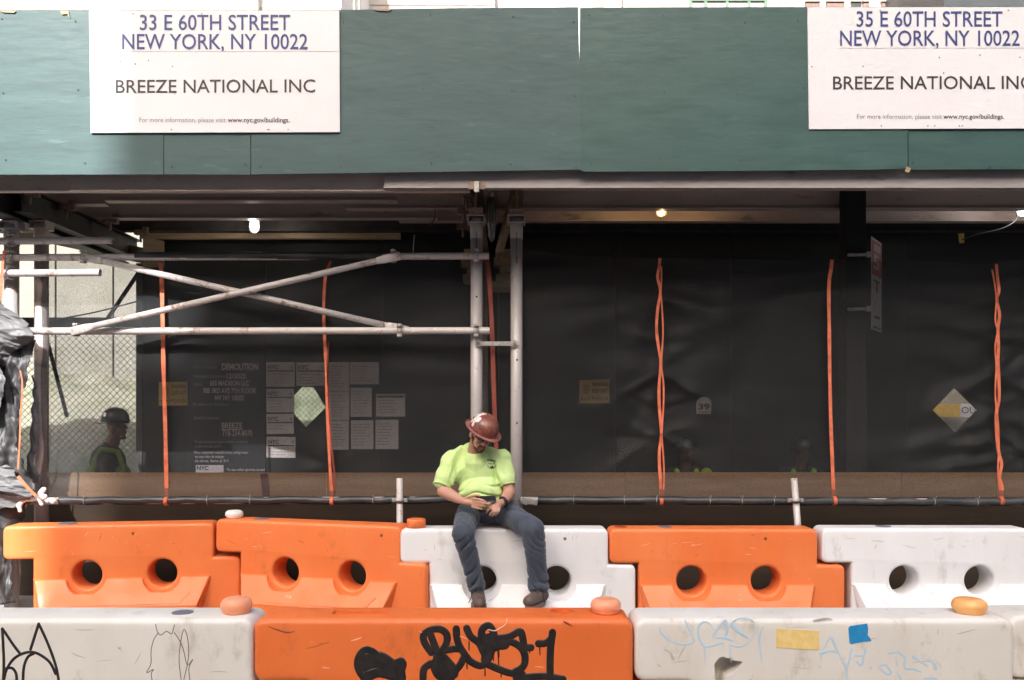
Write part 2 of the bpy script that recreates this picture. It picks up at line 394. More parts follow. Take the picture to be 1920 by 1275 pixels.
def hump(x, y):
    d = min(1, max(0, (y - 9.7) / 3.6)); d = d * d * (3 - 2 * d)
    return d * 2.3 + (.1 + .25 * d) * noise.noise((x * .6, y * .6, 0)) + .13 * noise.noise((x * 1.9, y * 1.9, 3)) + .08 * noise.noise((x * 5, y * 5, 7)) + .04 * noise.noise((x * 11, y * 11, 2))
sheet('site_terrain', -16, 16, 9.62, 14.6, -.05, M['rubble'], 220, 70, hump)

# ------------------------------------------------------------------ buildings
def facade_building(name, x0, x1, y0, z1, mat, label, depth=8):
    e = empty(name, ((x0 + x1) / 2, y0 + depth / 2, 0), label, 'building')
    box('wall', (x0, y0, -.02), (x1, y0 + depth, z1), mat, e)
    return e
def pxx(px, Y): return (px - CX) * Y / K
Yb = 14.2
SW = empty('site_wall', (0, Yb, 0), 'grey beige panelled wall along the back of the cleared site', 'wall')
for k in range(-16, 16):
    box('wall_panel', (k * .95 + .012, Yb + .02 * (k % 3), .0), ((k + 1) * .95 - .012, Yb + .12 + .02 * (k % 3), 6.6), M['sitewall'], SW)
box('coping', (-15.3, Yb - .05, 6.6), (15.3, Yb + .25, 6.75), M['bldg_joint'], SW)
# white panelled building across the cleared site
Yb = 20.0
e = facade_building('panel_building', pxx(-420, Yb), pxx(640, Yb), Yb, 15, M['bldg_white'], 'white panel clad building with thin vertical joints behind the cleared site')
for px in range(-400, 640, 73):
    for d in (0, 9):
        box('cladding_joint', (pxx(px + 42 + d, Yb) - .018, Yb - .02, .5), (pxx(px + 42 + d, Yb) + .018, Yb + .05, 15.0), M['bldg_joint'], e)
for z in (3.9, 7.4, 11.2): box('floor_band', (pxx(-420, Yb), Yb - .03, z), (pxx(640, Yb), Yb + .05, z + .07), M['bldg_joint'], e)
box('drain_pipe', (pxx(482, Yb) - .09, Yb - .22, .4), (pxx(482, Yb) + .09, Yb - .04, 15), M['bldg_beige'], e)
Yb = 24.0
e = facade_building('tiled_building', pxx(600, Yb), pxx(928, Yb), Yb, 16, M['bldg_pink'], 'pale pink building with a square tile grid above the green hoarding')
for px in (804, 844, 884, 924, 764, 724): box('tile_joint', (pxx(px, Yb) - .015, Yb - .02, 9), (pxx(px, Yb) + .015, Yb + .05, 16), M['bldg_joint'], e)
for z in (10.2, 10.8, 11.4, 12, 13.25): box('tile_joint', (pxx(600, Yb), Yb - .018, z), (pxx(928, Yb), Yb + .05, z + .03), M['bldg_joint'], e)
Yb = 34.0
e = facade_building('white_sky_tower', pxx(880, Yb), pxx(1160, Yb), Yb, 30, M['bldg_white'], 'white tower added in place of white sky above the gap in the green boards')  # tower added so the patch of sky here reads white
for px in (940, 1000, 1060, 1120):
    for z in (21, 24.5): box('window', (pxx(px - 14, Yb), Yb - .04, z), (pxx(px + 14, Yb), Yb + .05, z + 1.7), M['glass'], e)
Yb = 26.0
e = facade_building('stone_building', pxx(1168, Yb), pxx(1490, Yb), Yb, 19, M['bldg_beige'], 'beige stone building with a green framed window band')
box('corner_column', (pxx(1134, Yb), Yb + .1, 0), (pxx(1166, Yb), Yb + 4, 19), M['steel_light'], e)
for z in (13.9,):
    w = box('window', (pxx(1294, Yb), Yb - .05, z - 1.6), (pxx(1434, Yb), Yb + .05, z + .65), M['bldg_pink'], e)
    for px in (1294, 1322, 1362, 1403, 1434): box('mullion', (pxx(px, Yb) - .045, Yb - .1, z - 1.6), (pxx(px, Yb) + .045, Yb - .06, z + .7), M['winframe'], w)
    for dz in (-.8, .40): box('transom', (pxx(1294, Yb), Yb - .11, z + dz), (pxx(1434, Yb), Yb - .07, z + dz + .07), M['winframe'], w)
Yb = 29.0
e = facade_building('far_brick_building', pxx(1488, Yb), pxx(1775, Yb), Yb, 21, M['bldg_pink'], 'pale building with brown brick window bays at the upper right')
box('end_wall', (pxx(1488, Yb), Yb - .06, 0), (pxx(1508, Yb), Yb + .05, 21), M['bldg_white'], e)
for px, w_, mt in ((1522, 13, 'brick'), (1565, 16, 'brick'), (1604, 9, 'bldg_dark'), (1622, 5, 'brick'), (1656, 5, 'brick'), (1682, 17, 'wood'), (1703, 4, 'brick')):
    box('window_bay', (pxx(px - w_, Yb), Yb - .08, 12), (pxx(px + w_, Yb), Yb + .05, 15.7), M[mt], e)
    box('lintel', (pxx(px - w_ - 1, Yb), Yb - .13, 15.73), (pxx(px + w_ + 1, Yb), Yb + .03, 15.9), M['bldg_joint'], e)
Yb = 25.0
e = facade_building('dark_building', pxx(1770, Yb), pxx(2300, Yb), Yb, 17, M['bldg_dark'], 'dark grey building at the far upper right')
for z in (8, 11.5, 15.4): box('floor_band', (pxx(1770, Yb), Yb - .05, z), (pxx(2300, Yb), Yb + .05, z + .12), M['steel_dark'], e)
# added unseen tower behind the camera, shaped to shade the middle of the hoarding
e = empty('shade_tower', (-7.5, -30, 0), 'added unseen tower behind the camera, casting the shade on the hoarding', 'building')
box('wall', (-11.45, -36, -.02), (-4.45, -24, 27.4), M['bldg_beige'], e)
for x0, x1, h, nm in ((-60, -11.6, 20.5, 'added unseen block left of the shade tower, holding back low sky'), (-4.3, 60, 19.0, 'added unseen block right of the shade tower, holding back low sky')):
    q = empty('sky_blocker', ((x0 + x1) / 2, -30, 0), nm, 'building'); box('wall', (x0, -36, -.02), (x1, -24, h), M['bldg_pink'], q); box('cornice', (x0, -24, h - .5), (x1, -23.6, h + .02), M['bldg_beige'], q)  # unseen rows added to block the low sky behind the camera
box('upper_wall', (-10.55, -35.9, 27.4), (-4.452, -24.002, 52), M['bldg_beige'], e)


# ------------------------------------------------------------------ plastic barriers
BH, BT, PITCH = .83, .24, 1.61
ZS = BH - .267
def rpoly(pts, r, n=4):
    out = []; m = len(pts)
    for i in range(m):
        p = Vector(pts[i]); a = (Vector(pts[i - 1]) - p).normalized(); b = (Vector(pts[(i + 1) % m]) - p).normalized()
        q0 = p + a * r; q1 = p + b * r
        for j in range(n + 1):
            t = j / n; out.append(tuple(q0 * (1 - t) ** 2 + p * 2 * t * (1 - t) + q1 * t * t))
    return out
HOLES = ((.63, .43), (1.205, .43))
def barrier_body():
    b = .024; zt = ZS - .010
    o = [(b, BH - b), (PITCH - .006 - b, BH - b), (PITCH - .006 - b, zt - b), (1.815 - b, zt - b), (1.815 - b, b), (.224 + b, b), (.224 + b, ZS + b), (b, ZS + b)]
    sp = [rpoly(o, .026)]
    for hx, hz in HOLES: sp.append([(hx + (.112 + b) * math.cos(t * math.pi / 20), hz + (.112 + b) * math.sin(t * math.pi / 20)) for t in range(40)])
    me = curve_me(sp, bevel=b, extrude=BT / 2 - b, res=3)
    for v in me.vertices: v.co = (v.co.x, BT / 2 - v.co.z, v.co.y)
    bm = bmesh.new(); bm.from_mesh(me); bmesh.ops.remove_doubles(bm, verts=bm.verts, dist=1e-4)
    # soft bulge of the moulded faces
    return bm_me(bm, 'barrier_body')
def flare_me(side):
    """sloping foot of the barrier; side -1 front, +1 back"""
    x0, x1 = .226, 1.585; zt, zm = .402, .19; out = .115
    y0 = .02 if side < 0 else BT - .02; s = side
    yb = 0.0 if side < 0 else BT
    prof = [(x0, x1, yb + s * .002, zt), (x0 + .02, x1 - .02, yb + s * .018, zt - .006), (x0 + .09, x1 - .09, yb + s * out, zm), (x0 + .09, x1 - .09, yb + s * out, .002)]
    inner = [(x0, x1, y0, zt), (x0 + .09, x1 - .09, y0, .002)]
    bm = bmesh.new()
    L = [bm.verts.new((p[0], p[2], p[3])) for p in prof]; R = [bm.verts.new((p[1], p[2], p[3])) for p in prof]
    li = [bm.verts.new((p[0], p[2], p[3])) for p in inner]; ri = [bm.verts.new((p[1], p[2], p[3])) for p in inner]
    for i in range(3): bm.faces.new((L[i], R[i], R[i + 1], L[i + 1]))
    bm.faces.new((li[0], ri[0], R[0], L[0])); bm.faces.new((L[3], R[3], ri[1], li[1])); bm.faces.new((ri[0], li[0], li[1], ri[1]))
    bm.faces.new(L + [li[1], li[0]]); bm.faces.new(R[::-1] + [ri[0], ri[1]])
    bmesh.ops.recalc_face_normals(bm, faces=bm.faces[:])
    me = bm_me(bm)
    cut = []
    for hx, hz in HOLES:
        b = bmesh.new(); tube_bm(b, (hx, -.4, hz), (hx, .7, hz), .134, n=32)
        for v in b.verts:
            if (v.co.y < 0 if side < 0 else v.co.y > BT): v.co.x = hx + (v.co.x - hx) * 1.25; v.co.z = hz + (v.co.z - hz) * 1.25
        cut.append(bm_me(b))
    # shallow moulded step across the foot
    b = bmesh.new()
    th = math.atan2(out, zt - zm)
    me = modded(boolean(me, cut), [('BEVEL', dict(width=.008, segments=2, limit_method='ANGLE', angle_limit=.5))])
    return me
BODY = barrier_body(); FL_F = flare_me(-1); FL_B = flare_me(1)
def rib_me(side):
    b = bmesh.new(); s = side; yb = 0 if side < 0 else BT
    # raised trapezoid panel on the slope
    def sp(x, t): return Vector((x, yb + s * (.018 + t * .097 + .004), .396 + t * (.19 - .396)))
    a = [sp(.44, .52), sp(1.44, .52), sp(1.36, .93), sp(.52, .93)]
    n = Vector((0, s * .75, .5)) * .012
    v0 = [b.verts.new(p - n) for p in a]; v1 = [b.verts.new(p + n * .12) for p in a]
    b.faces.new(v1); b.faces.new(v0[::-1])
    for i in range(4): b.faces.new((v0[i], v0[(i + 1) % 4], v1[(i + 1) % 4], v1[i]))
    return bm_me(b)
RIB_F = rib_me(-1)
def cap_me(r, h, sharp=False):
    bm = bmesh.new()
    pr = [(r * .80, 0), (r * .88, .006)]
    if sharp: pr = [(r, -.002), (r, h - .008), (r - .007, h)]
    else:
        for i in range(9):
            t = -.25 * math.pi + (.75 * math.pi) * i / 8
            pr.append((r - h * .5 + h * .5 * math.cos(t), h * .5 + h * .5 * math.sin(t)))
    lathe_bm(bm, pr, 28); return bm_me(bm)
def disc_me(r, h):
    bm = bmesh.new(); lathe_bm(bm, [(r, -.004), (r, h * .6), (r * .92, h)], 24); return bm_me(bm)
def barrier(name, X, Y, rz, color, label, body=None, lobes=None, z=0.0, tilt=0.0):
    e = empty(name, (X, Y, z), label, 'barrier', None, rz); e.rotation_euler = (0, tilt, rz)
    m = M[color]
    b = link('body', (body or BODY).copy(), m, e, smooth=False, local=True)
    for p in b.data.polygons: p.use_smooth = True
    try: b.data.set_sharp_from_angle(angle=math.radians(40))
    except Exception: pass
    f = link('foot', FL_F, m, e, local=True); g = link('foot', FL_B, m, e, local=True); r = link('foot_panel', RIB_F, m, f, local=True)
    return e
def add_cap(e, x, y, r, h, mat, sharp=False, name='fill_cap'):
    o = link(name, cap_me(r, h, sharp), mat, e, local=True); o.location = (x, y, BH + .001); return o
def add_disc(e, x, y, r, mat, name='filler_plug'):
    o = link(name, disc_me(r, .003), mat, e, local=True); o.location = (x, y, BH + .001); return o
M['plug'] = pmat('grey_plug', (.16, .17, .2), rough=.5)
M['redhole'] = pmat('deep_red_recess', (.35, .03, .01), rough=.6)
# back row, left to right
b1 = barrier('water_barrier', -4.02, 6.73, math.radians(8.0), 'orange', 'leftmost orange barrier of the back row, left end in the sun', tilt=0)
b2 = barrier('water_barrier', -2.424, 6.955, math.radians(-13.8), 'orange', 'orange barrier of the back row left of the seated man, angled backwards', z=.03, tilt=math.radians(.4))
b3 = barrier('water_barrier', -.862, 6.57, 0, 'white', 'white barrier the man in the lime shirt sits on')
b4 = barrier('water_barrier', .7515, 6.57, 0, 'orange', 'orange barrier of the back row just right of the seated man')
b5 = barrier('water_barrier', 2.39, 6.57, math.radians(-.6), 'white', 'white barrier at the right end of the back row', z=.004)
add_disc(b1, .44, .13, .075, M['plug'])
add_cap(b2, .10, .12, .073, .062, M['capwhite']); add_disc(b2, .34, .13, .06, M['plug'])
add_cap(b3, .115, .09, .074, .068, M['orange'], True)
add_disc(b4, .45, .13, .055, M['plug']); add_disc(b4, .10, .13, .05, M['redhole'])
add_disc(b5, .52, .13, .06, M['plug'])
for e_, xs in ((b1, (.98,)), (b2, (1.45,)), (b3, (1.27,)), (b4, (1.2,))):
    for x in xs:
        o = link('bolt_hole', disc_me(.012, .002), M['scuff'] if e_ is not b3 else M['plug'], e_, local=True); o.rotation_euler = (math.radians(90), 0, 0); o.location = (x, -.001, BH - .075)
# front row
def cutbody(cutters):
    me = boolean(BODY.copy(), cutters); return me
Yf = 3.6
def cut_box(lo, hi):
    b = bmesh.new(); lo = Vector(lo); hi = Vector(hi); box_bm(b, (lo + hi) / 2, hi - lo); return bm_me(b)
def cut_cyl(c, r, d):
    b = bmesh.new(); tube_bm(b, (c[0], c[1], BH - d), (c[0], c[1], BH + .1), r, n=24); return bm_me(b)
fx = [pxx(475, Yf) - PITCH, pxx(475, Yf), pxx(475, Yf) + PITCH, pxx(475, Yf) + 2 * PITCH]
body_o = cutbody([cut_box((.31, .10, BH - .05), (.55, .165, BH + .1)), cut_cyl((1.31, .15), .05, .06)])
def jag():
    pts = [(.335, .64), (.352, .665), (.372, .672), (.398, .665), (.42, .655), (.455, .65), (.44, .628), (.41, .60), (.385, .585), (.372, .55), (.34, .54)]
    b = bmesh.new(); f = [b.verts.new((x, -.05, z)) for x, z in pts]; g = [b.verts.new((x, .10, z)) for x, z in pts]
    b.faces.new(f); b.faces.new(g[::-1])
    for i in range(len(pts)): b.faces.new((f[i], g[i], g[(i + 1) % len(pts)], f[(i + 1) % len(pts)]))
    return bm_me(b)
body_w = cutbody([jag()])
f0 = barrier('water_barrier', fx[0], Yf, 0, 'white_dirty', 'dirty white front barrier at bottom left with black pointed-ear graffiti', z=.013)
f1 = barrier('water_barrier', fx[1], Yf, 0, 'orange_dark', 'orange front barrier with thick black spray paint letters', body=body_o, z=.013)
f2 = barrier('water_barrier', fx[2], Yf, 0, 'white_dirty', 'dirty white front barrier at bottom right with pale blue graffiti and tape', body=body_w, z=.013)
f3 = barrier('water_barrier', fx[3], Yf + .05, 0, 'white_dirty', 'sliver of white front barrier at the bottom right corner', z=.013)
add_cap(f0, 1.50, .12, .068, .066, M['peach']); add_disc(f0, 1.265, .12, .045, M['plug'])
add_cap(f1, 1.50, .12, .067, .062, M['peach']); add_cap(f2, 1.475, .12, .072, .062, M['peach_sunlit'])
add_cap(f0, .46, .33, .068, .05, M['peach'])  # hidden behind the edge
bpy.data.objects.remove(bpy.data.objects[[o.name for o in f0.children if o.name.startswith('fill_cap')][-1]])

# scrapes and scratches on the moulded faces
def scrape(e, pts, w, mat):
    q = catmull(pts, 4); me = curve_me([[(x, 0, z, max(.15, math.sin(math.pi * (i + .5) / len(q)))) for i, (x, z) in enumerate(q)]], bevel=w / 2, dim='3D', res=1, closed=False)
    for v in me.vertices: v.co.y = v.co.y * .12 - .0003
    link('scrape', me, mat, e, smooth=True, local=True)
M['scrape_pale'] = pmat('pale_scrape', (.90, .50, .32), rough=.7); M['scrape_dark'] = pmat('dark_rubbed_mark', (.42, .10, .03), rough=.7); M['scrape_grey'] = pmat('grey_rubbed_mark', (.50, .46, .42), rough=.7)
rs = random.Random(11)
for e_, white in ((b1, 0), (b2, 0), (b3, 1), (b4, 0), (b5, 1), (f0, 1), (f1, 0), (f2, 1)):
    for k in range(9):
        x = rs.uniform(.08, 1.5); z = rs.uniform(BH - .24, BH - .04); a = rs.choice((0, 0, .3, 1.4, -.5)) + rs.uniform(-.2, .2); L = rs.uniform(.02, .12)
        scrape(e_, [(x, z), (x + L * .5 * math.cos(a), z + L * .5 * math.sin(a) * .6 + rs.uniform(-.004, .004)), (min(1.56, x + L * math.cos(a)), max(BH - .255, min(BH - .03, z + L * math.sin(a) * .6)))], rs.uniform(.002, .006), M['scrape_grey'] if white else rs.choice((M['scrape_pale'], M['scrape_dark'])))
# paint strokes: flattened beads of paint lying on a barrier's front face
def stroke_me(polys, w, Y, n=5, flat=.10):
    sp = []
    for p in polys:
        q = [(*P(a[0], a[1], Y), (a[2] if len(a) > 2 else 1.0)) for a in p]
        q = catmull(q, n) if len(q) > 2 else q
        sp.append([(a[0], 0, a[2], max(.05, a[3])) for a in q])
        # thick bead rounded off at both ends
    me = curve_me(sp, bevel=w * Y / K / 2, dim='3D', res=3, closed=False)
    # round end blobs
    bm = bmesh.new(); bm.from_mesh(me)
    for s in sp:
        for e_ in (s[0], s[-1]):
            bmesh.ops.create_uvsphere(bm, u_segments=10, v_segments=6, radius=w * Y / K / 2 * e_[3], matrix=Matrix.Translation((e_[0], 0, e_[2])))
    for v in bm.verts: v.co.y = Y + v.co.y * flat
    return bm_me(bm)
def stroke(name, polys, w, Y, mat, parent, n=5, flat=.10, off=0.0):
    for k, p in enumerate(polys): link(name, stroke_me([p], w, Y - off - .0004 * k / max(1, len(polys)), n, flat), mat, parent, smooth=True)
def zs(pts, x0, y0, s):  # zoom coordinates -> photo pixels
    return [(x0 + p[0] / s, y0 + p[1] / s, *p[2:]) for p in pts]
Z1 = 1920 / 420.
blk = [
  [(300, 400), (255, 365), (200, 360), (150, 420), (140, 500), (180, 580), (230, 617)],
  [(760, 215), (800, 320), (850, 460), (870, 600)],
  [(770, 380), (715, 300), (705, 235), (760, 190), (840, 180), (900, 220), (905, 290), (870, 360), (830, 400)],
  [(985, 180), (990, 250), (1010, 320), (1060, 400), (1110, 460), (1190, 495), (1240, 470)],
  [(880, 365), (960, 350), (1020, 350)], [(1050, 430), (1010, 500), (950, 560)],
  [(1075, 175), (1110, 245), (1180, 300), (1220, 380)],
  [(700, 600), (710, 520), (760, 480)],
  [(1200, 300), (1205, 190), (1260, 150), (1300, 200), (1320, 280)],
  [(1240, 470), (1230, 400), (1250, 300)],
  [(1330, 260), (1440, 245), (1530, 200), (1555, 260), (1570, 330), (1625, 340)],
  [(1330, 300), (1450, 290), (1540, 340), (1575, 420), (1560, 500), (1490, 545)],
  [(1250, 480), (1340, 520), (1440, 555), (1550, 565)],
  [(1690, 305), (1750, 300), (1800, 260), (1810, 210)],
  [(1810, 220), (1795, 330), (1790, 450), (1790, 570)],
  [(1500, 600), (1620, 590), (1750, 585), (1900, 610)],
  [(480, 480), (510, 450), (530, 490), (500, 560)],
]
stroke('graffiti', [zs(p, 640, 1140, Z1) for p in blk], 14.5, Yf, M['paint_black'], f1, flat=.05)
fills = [[(200, 430), (260, 420), (340, 420), (420, 470), (470, 510)], [(190, 500), (300, 480), (450, 540)], [(230, 580), (330, 550), (480, 590)],
         [(830, 420), (850, 500), (900, 580)], [(800, 480), (840, 570), (930, 600)], [(880, 440), (950, 520), (960, 560)],
         [(1220, 260), (1270, 300), (1310, 330)], [(1230, 330), (1270, 380), (1240, 440)], [(1270, 260), (1330, 310), (1400, 310)], [(480, 480), (500, 540), (510, 600)]]
stroke('graffiti', [zs(p, 640, 1140, Z1) for p in fills], 21, Yf, M['paint_black'], f1, flat=.03)
drips = [[(1095, 290), (1095, 360)], [(1300, 340), (1305, 450)], [(1340, 330), (1350, 500)], [(1350, 340), (1352, 420)], [(1700, 330), (1703, 400)], [(1075, 460), (1078, 520)], [(1230, 490), (1232, 580)], [(1280, 330), (1284, 400)], [(940, 580), (945, 617)], [(1370, 560), (1370, 592)], [(1610, 350), (1612, 385)], [(1385, 320), (1386, 355)]]
stroke('paint_drips', [zs(p, 640, 1140, Z1) for p in drips], 2.6, Yf, M['paint_black'], f1, flat=.08)
stroke('crack', [zs([(1420, 92), (1416, 125), (1395, 150), (1350, 178), (1315, 195), (1260, 185)], 640, 1140, Z1)], 1.9, Yf, M['crackline'], f1, flat=.2, off=.0008)
stroke('scuff', [[(503, 1175, .4), (520, 1181), (538, 1186), (552, 1184, .4)], [(1056, 1165, .4), (1064, 1169, 1.5), (1074, 1175, .4)]], 3, Yf, M['scuff'], f1, flat=.05)
Z2 = 1920 / 400.
ears = [[(20, 235), (30, 400), (35, 560), (30, 700)], [(22, 235), (60, 290), (120, 380), (185, 465)], [(275, 420), (310, 310), (348, 190)], [(348, 190), (410, 320), (470, 470), (510, 600), (530, 720)],
        [(35, 690), (60, 600), (120, 510), (200, 460), (290, 445), (370, 475), (450, 540), (500, 640)], [(60, 590), (110, 590), (145, 640), (150, 720)], [(300, 460), (250, 490), (215, 580), (205, 720)]]
stroke('graffiti', [zs(p, 0, 1130, Z2) for p in ears], 5.6, Yf, M['paint_black'], f0, flat=.05)
horn = [[(1400, 195), (1418, 265), (1450, 290), (1500, 258), (1545, 280), (1570, 200)], [(1425, 272), (1385, 330), (1360, 430), (1358, 550), (1320, 630), (1380, 600), (1362, 640), (1372, 720)],
        [(1568, 270), (1610, 330), (1650, 420), (1685, 560), (1735, 510), (1700, 590), (1712, 720)], [(1630, 690), (1612, 520), (1625, 360), (1655, 240), (1690, 330), (1695, 500), (1655, 690)]]
stroke('graffiti', [zs(p, 0, 1130, Z2) for p in horn], 1.8, Yf, M['paint_thin'], f0, flat=.06)
Z3 = 1920 / 360.; Z4 = 1920 / 390.
bl = [[(200, 245, .5), (215, 310), (320, 390), (440, 418), (530, 395), (525, 330), (480, 240), (450, 170, .4)],
      [(740, 270, .5), (690, 205, .5), (630, 195), (585, 250), (590, 350), (650, 440), (740, 425), (820, 400)],
      [(730, 345, .7), (760, 290), (850, 180, 1.6), (870, 260, 1.4), (860, 330)], [(760, 350), (850, 350, 1.5), (930, 380)], [(920, 220, 2), (980, 280, 2), (1080, 350)],
      [(930, 190, .7), (1000, 155, .6), (1100, 165, .6), (1150, 220, .6), (1150, 300, .6), (1090, 390, .6), (1000, 440), (900, 415)],
      [(1230, 240, .4), (1190, 360, .9), (1205, 480, .9), (1220, 600, .4)], [(645, 440, .9), (655, 620, .3)], [(835, 400, .7), (840, 470, .3)], [(900, 420, .7), (912, 600, .4)]]
bl2 = [[(45, 470, 1.4), (130, 445), (205, 460)], [(60, 440, .5), (130, 320, .6)], [(150, 330, 1.2), (190, 430, .9), (215, 470, .5)], [(45, 470), (45, 540, .3)], [(215, 480, .5), (285, 590), (330, 430, .7)], [(285, 590), (285, 720, .7)],
       [(360, 490, .8), (440, 485), (455, 420, .7)], [(375, 545, .8), (420, 575), (440, 500, .8)], [(505, 600), (510, 620, .3)], [(580, 590, .6), (640, 575, .8), (695, 640), (660, 660, .8), (590, 610, .6)],
       [(670, 470, .7), (760, 455), (820, 510), (820, 600), (900, 610), (970, 640, .6)], [(740, 510, .6), (750, 580, .6)], [(770, 670), (790, 710)], [(905, 500, 1.6), (960, 540), (1030, 580, .8)], [(1030, 525, .7), (1090, 560), (1110, 610, 1.4)], [(1000, 700, .6), (1080, 690), (1120, 710, .6)]]
stroke('graffiti', [zs(p, 1200, 1130, Z3) for p in bl], 4.2, Yf, M['paint_blue'], f2, flat=.04)
stroke('graffiti', [zs(p, 1530, 1130, Z4) for p in bl2], 4.6, Yf, M['paint_blue'], f2, flat=.04)
stroke('scuff', [zs([(250, 470, .6), (300, 500, .6), (330, 560, 1.6)], 1200, 1130, Z3), zs([(180, 615, .5), (205, 640, .5)], 1200, 1130, Z3), zs([(1740, 180), (1850, 160), (1920, 165, .4)], 1200, 1130, Z3)], 4, Yf, pmat('grey_smear', (.5, .47, .42), rough=.8), f2, flat=.03)
t = poly_px('tape_strip', [(1456, 1179), (1536, 1183), (1536, 1219), (1455, 1214)], Yf - .002, M['tape_yellow'], th=.0018)
tag(t, 'yellow tape strip stuck on the white front barrier', 'tape')
t = poly_px('tape_patch', [(1591, 1178), (1594, 1174), (1626, 1169), (1628, 1180), (1627, 1192), (1630, 1194), (1634, 1202), (1620, 1203), (1596, 1208), (1593, 1205)], Yf - .002, M['tape_blue'], th=.0018)
tag(t, 'torn blue tape patch stuck on the white front barrier', 'tape')

# ------------------------------------------------------------------ sidewalk shed
SH = empty('sidewalk_shed', (0, 7.2, 0), 'sidewalk shed with green plywood hoarding above pale pipe scaffolding', 'scaffold shed')
def board(pts, Y, mat, th=.018):
    o = poly_px('plywood_board', pts, Y, mat, SH, th); return o
YB = 6.34
board([(-309, 20.5), (306.2, 20), (306.4, 327), (-309, 327.5)], YB, M['green'])
board([(307.4, 20), (469.2, 19), (469.6, 327.5), (307.8, 327)], YB + .002, M['green'])
board([(470.6, 19), (640, 18.5), (860, 15), (1084.2, 13), (1086.6, 120), (1088.6, 318), (700, 324), (471, 327)], YB, M['green'])
board([(1087.6, 14.5), (1290, 13.5), (1701, 12.5), (1701.8, 316), (1640, 318), (1300, 321), (1097, 322), (1088.3, 319), (1086.6, 124)], YB - .004, M['green_right'])
board([(1703.4, 12.5), (2318, 11), (2318, 315.5), (1703.4, 318)], YB + .003, M['green_right'])
board([(2319.5, 11), (2930, 9), (2930, 313), (2319.5, 315.5)], YB, M['green_right'])
board([(-925, 22), (-310.5, 20.5), (-310.5, 327.5), (-925, 329)], YB + .002, M['green'])
rn = random.Random(3)
for px in (8, 150, 320, 455, 484, 640, 800, 960, 1074, 1102, 1240, 1390, 1500, 1690, 1718, 1860):
    for py in (34, 172, 306):
        c = P(px + rn.uniform(-9, 9), py + rn.uniform(-8, 8), YB - .004); bm = bmesh.new(); tube_bm(bm, c + Vector((0, -.0025, 0)), c + Vector((0, .004, 0)), .0055, n=8); link('nail_head', bm_me(bm), M['steel_dark'], SH)
for pts in ([(0, 20), (30, 20), (26, 24), (6, 23)], [(112, 20), (128, 20), (131, 35), (126, 26), (116, 27)], [(700, 17.5), (735, 17), (728, 21), (708, 20)], [(1700, 312), (1708, 316), (1704, 324), (1697, 321)]):
    poly_px('splinter', pts, YB - .009, M['wood'], SH, .004)
# bracing behind the boards
for px in (-40, 300, 470, 780, 1060, 1118, 1400, 1702, 1960):
    a = P(px, 40, YB + .06); box('stud', (a.x - .03, YB + .03, 3.56), (a.x + .03, YB + .11, 4.60), M['wood'], SH)
box('rail', (P(-900, 0, YB).x, YB + .112, 4.3), (P(2900, 0, YB).x, YB + .15, 4.39), M['wood'], SH)
for k in range(3):
    box('deck_plank', (-9.5, 6.46 + k * .93, 3.805), (9.5, 7.38 + k * .93, 3.845), M['deck'], SH)
def ibeam_x(name, x0, x1, Y, z0, z1, mat, fl=.05, tw=.008, tf=.011, face=0.0):
    bm = bmesh.new()
    box_bm(bm, ((x0 + x1) / 2, Y + face, (z0 + z1) / 2), (x1 - x0, tw, z1 - z0 - 2 * tf - .001))
    for z in (z0 + tf / 2, z1 - tf / 2): box_bm(bm, ((x0 + x1) / 2, Y, z), (x1 - x0, fl * 2, tf))
    return link(name, bm_me(bm), mat, SH)
def ibeam_y(name, X, y0, y1, z0, z1, mat, fl=.06, tw=.012, tf=.012):
    bm = bmesh.new()
    box_bm(bm, (X, (y0 + y1) / 2, (z0 + z1) / 2), (tw, y1 - y0, z1 - z0 - 2 * tf - .001))
    for z in (z0 + tf / 2, z1 - tf / 2): box_bm(bm, (X, (y0 + y1) / 2, z), (fl * 2, y1 - y0, tf))
    return link(name, bm_me(bm), mat, SH)
ZJ0, ZJ1 = 3.592, 3.80
def xx(px, Y): return pxx(px, Y)
# joists: pairs of lapped steel channels, front one lit by the street
ibeam_x('edge_beam', xx(-900, 6.6), xx(134, 6.52), 6.575, 3.425, 3.62, M['steel'], fl=.03)
ibeam_x('edge_beam', xx(134, 6.5), xx(880, 6.45), 6.50, 3.405, 3.60, M['steel'], fl=.03)
ibeam_x('edge_beam', xx(720, 6.42), xx(2900, 6.42), 6.425, 3.410, 3.598, M['steel_light'], fl=.03)
ibeam_x('joist', xx(-900, 7.1), xx(2900, 7.1), 7.12, ZJ0, ZJ1, M['steel'])
ibeam_x('joist', xx(-900, 7.66), xx(199, 7.66), 7.67, ZJ0, ZJ1, M['steel'])
ibeam_x('joist', xx(200, 7.56), xx(745, 7.56), 7.56, ZJ0 + .003, ZJ1, M['steel'])
ibeam_x('joist', xx(640, 7.62), xx(2900, 7.62), 7.83, ZJ0, ZJ1, M['steel'])
ibeam_x('joist', xx(-900, 8.2), xx(820, 8.2), 8.21, ZJ0, ZJ1, M['steel'])
ibeam_x('joist', xx(745, 8.2), xx(2900, 8.2), 8.33, ZJ0, ZJ1, M['steel'])
ibeam_x('joist', xx(-900, 8.75), xx(2900, 8.75), 8.76, ZJ0, ZJ1, M['steel_dark'])
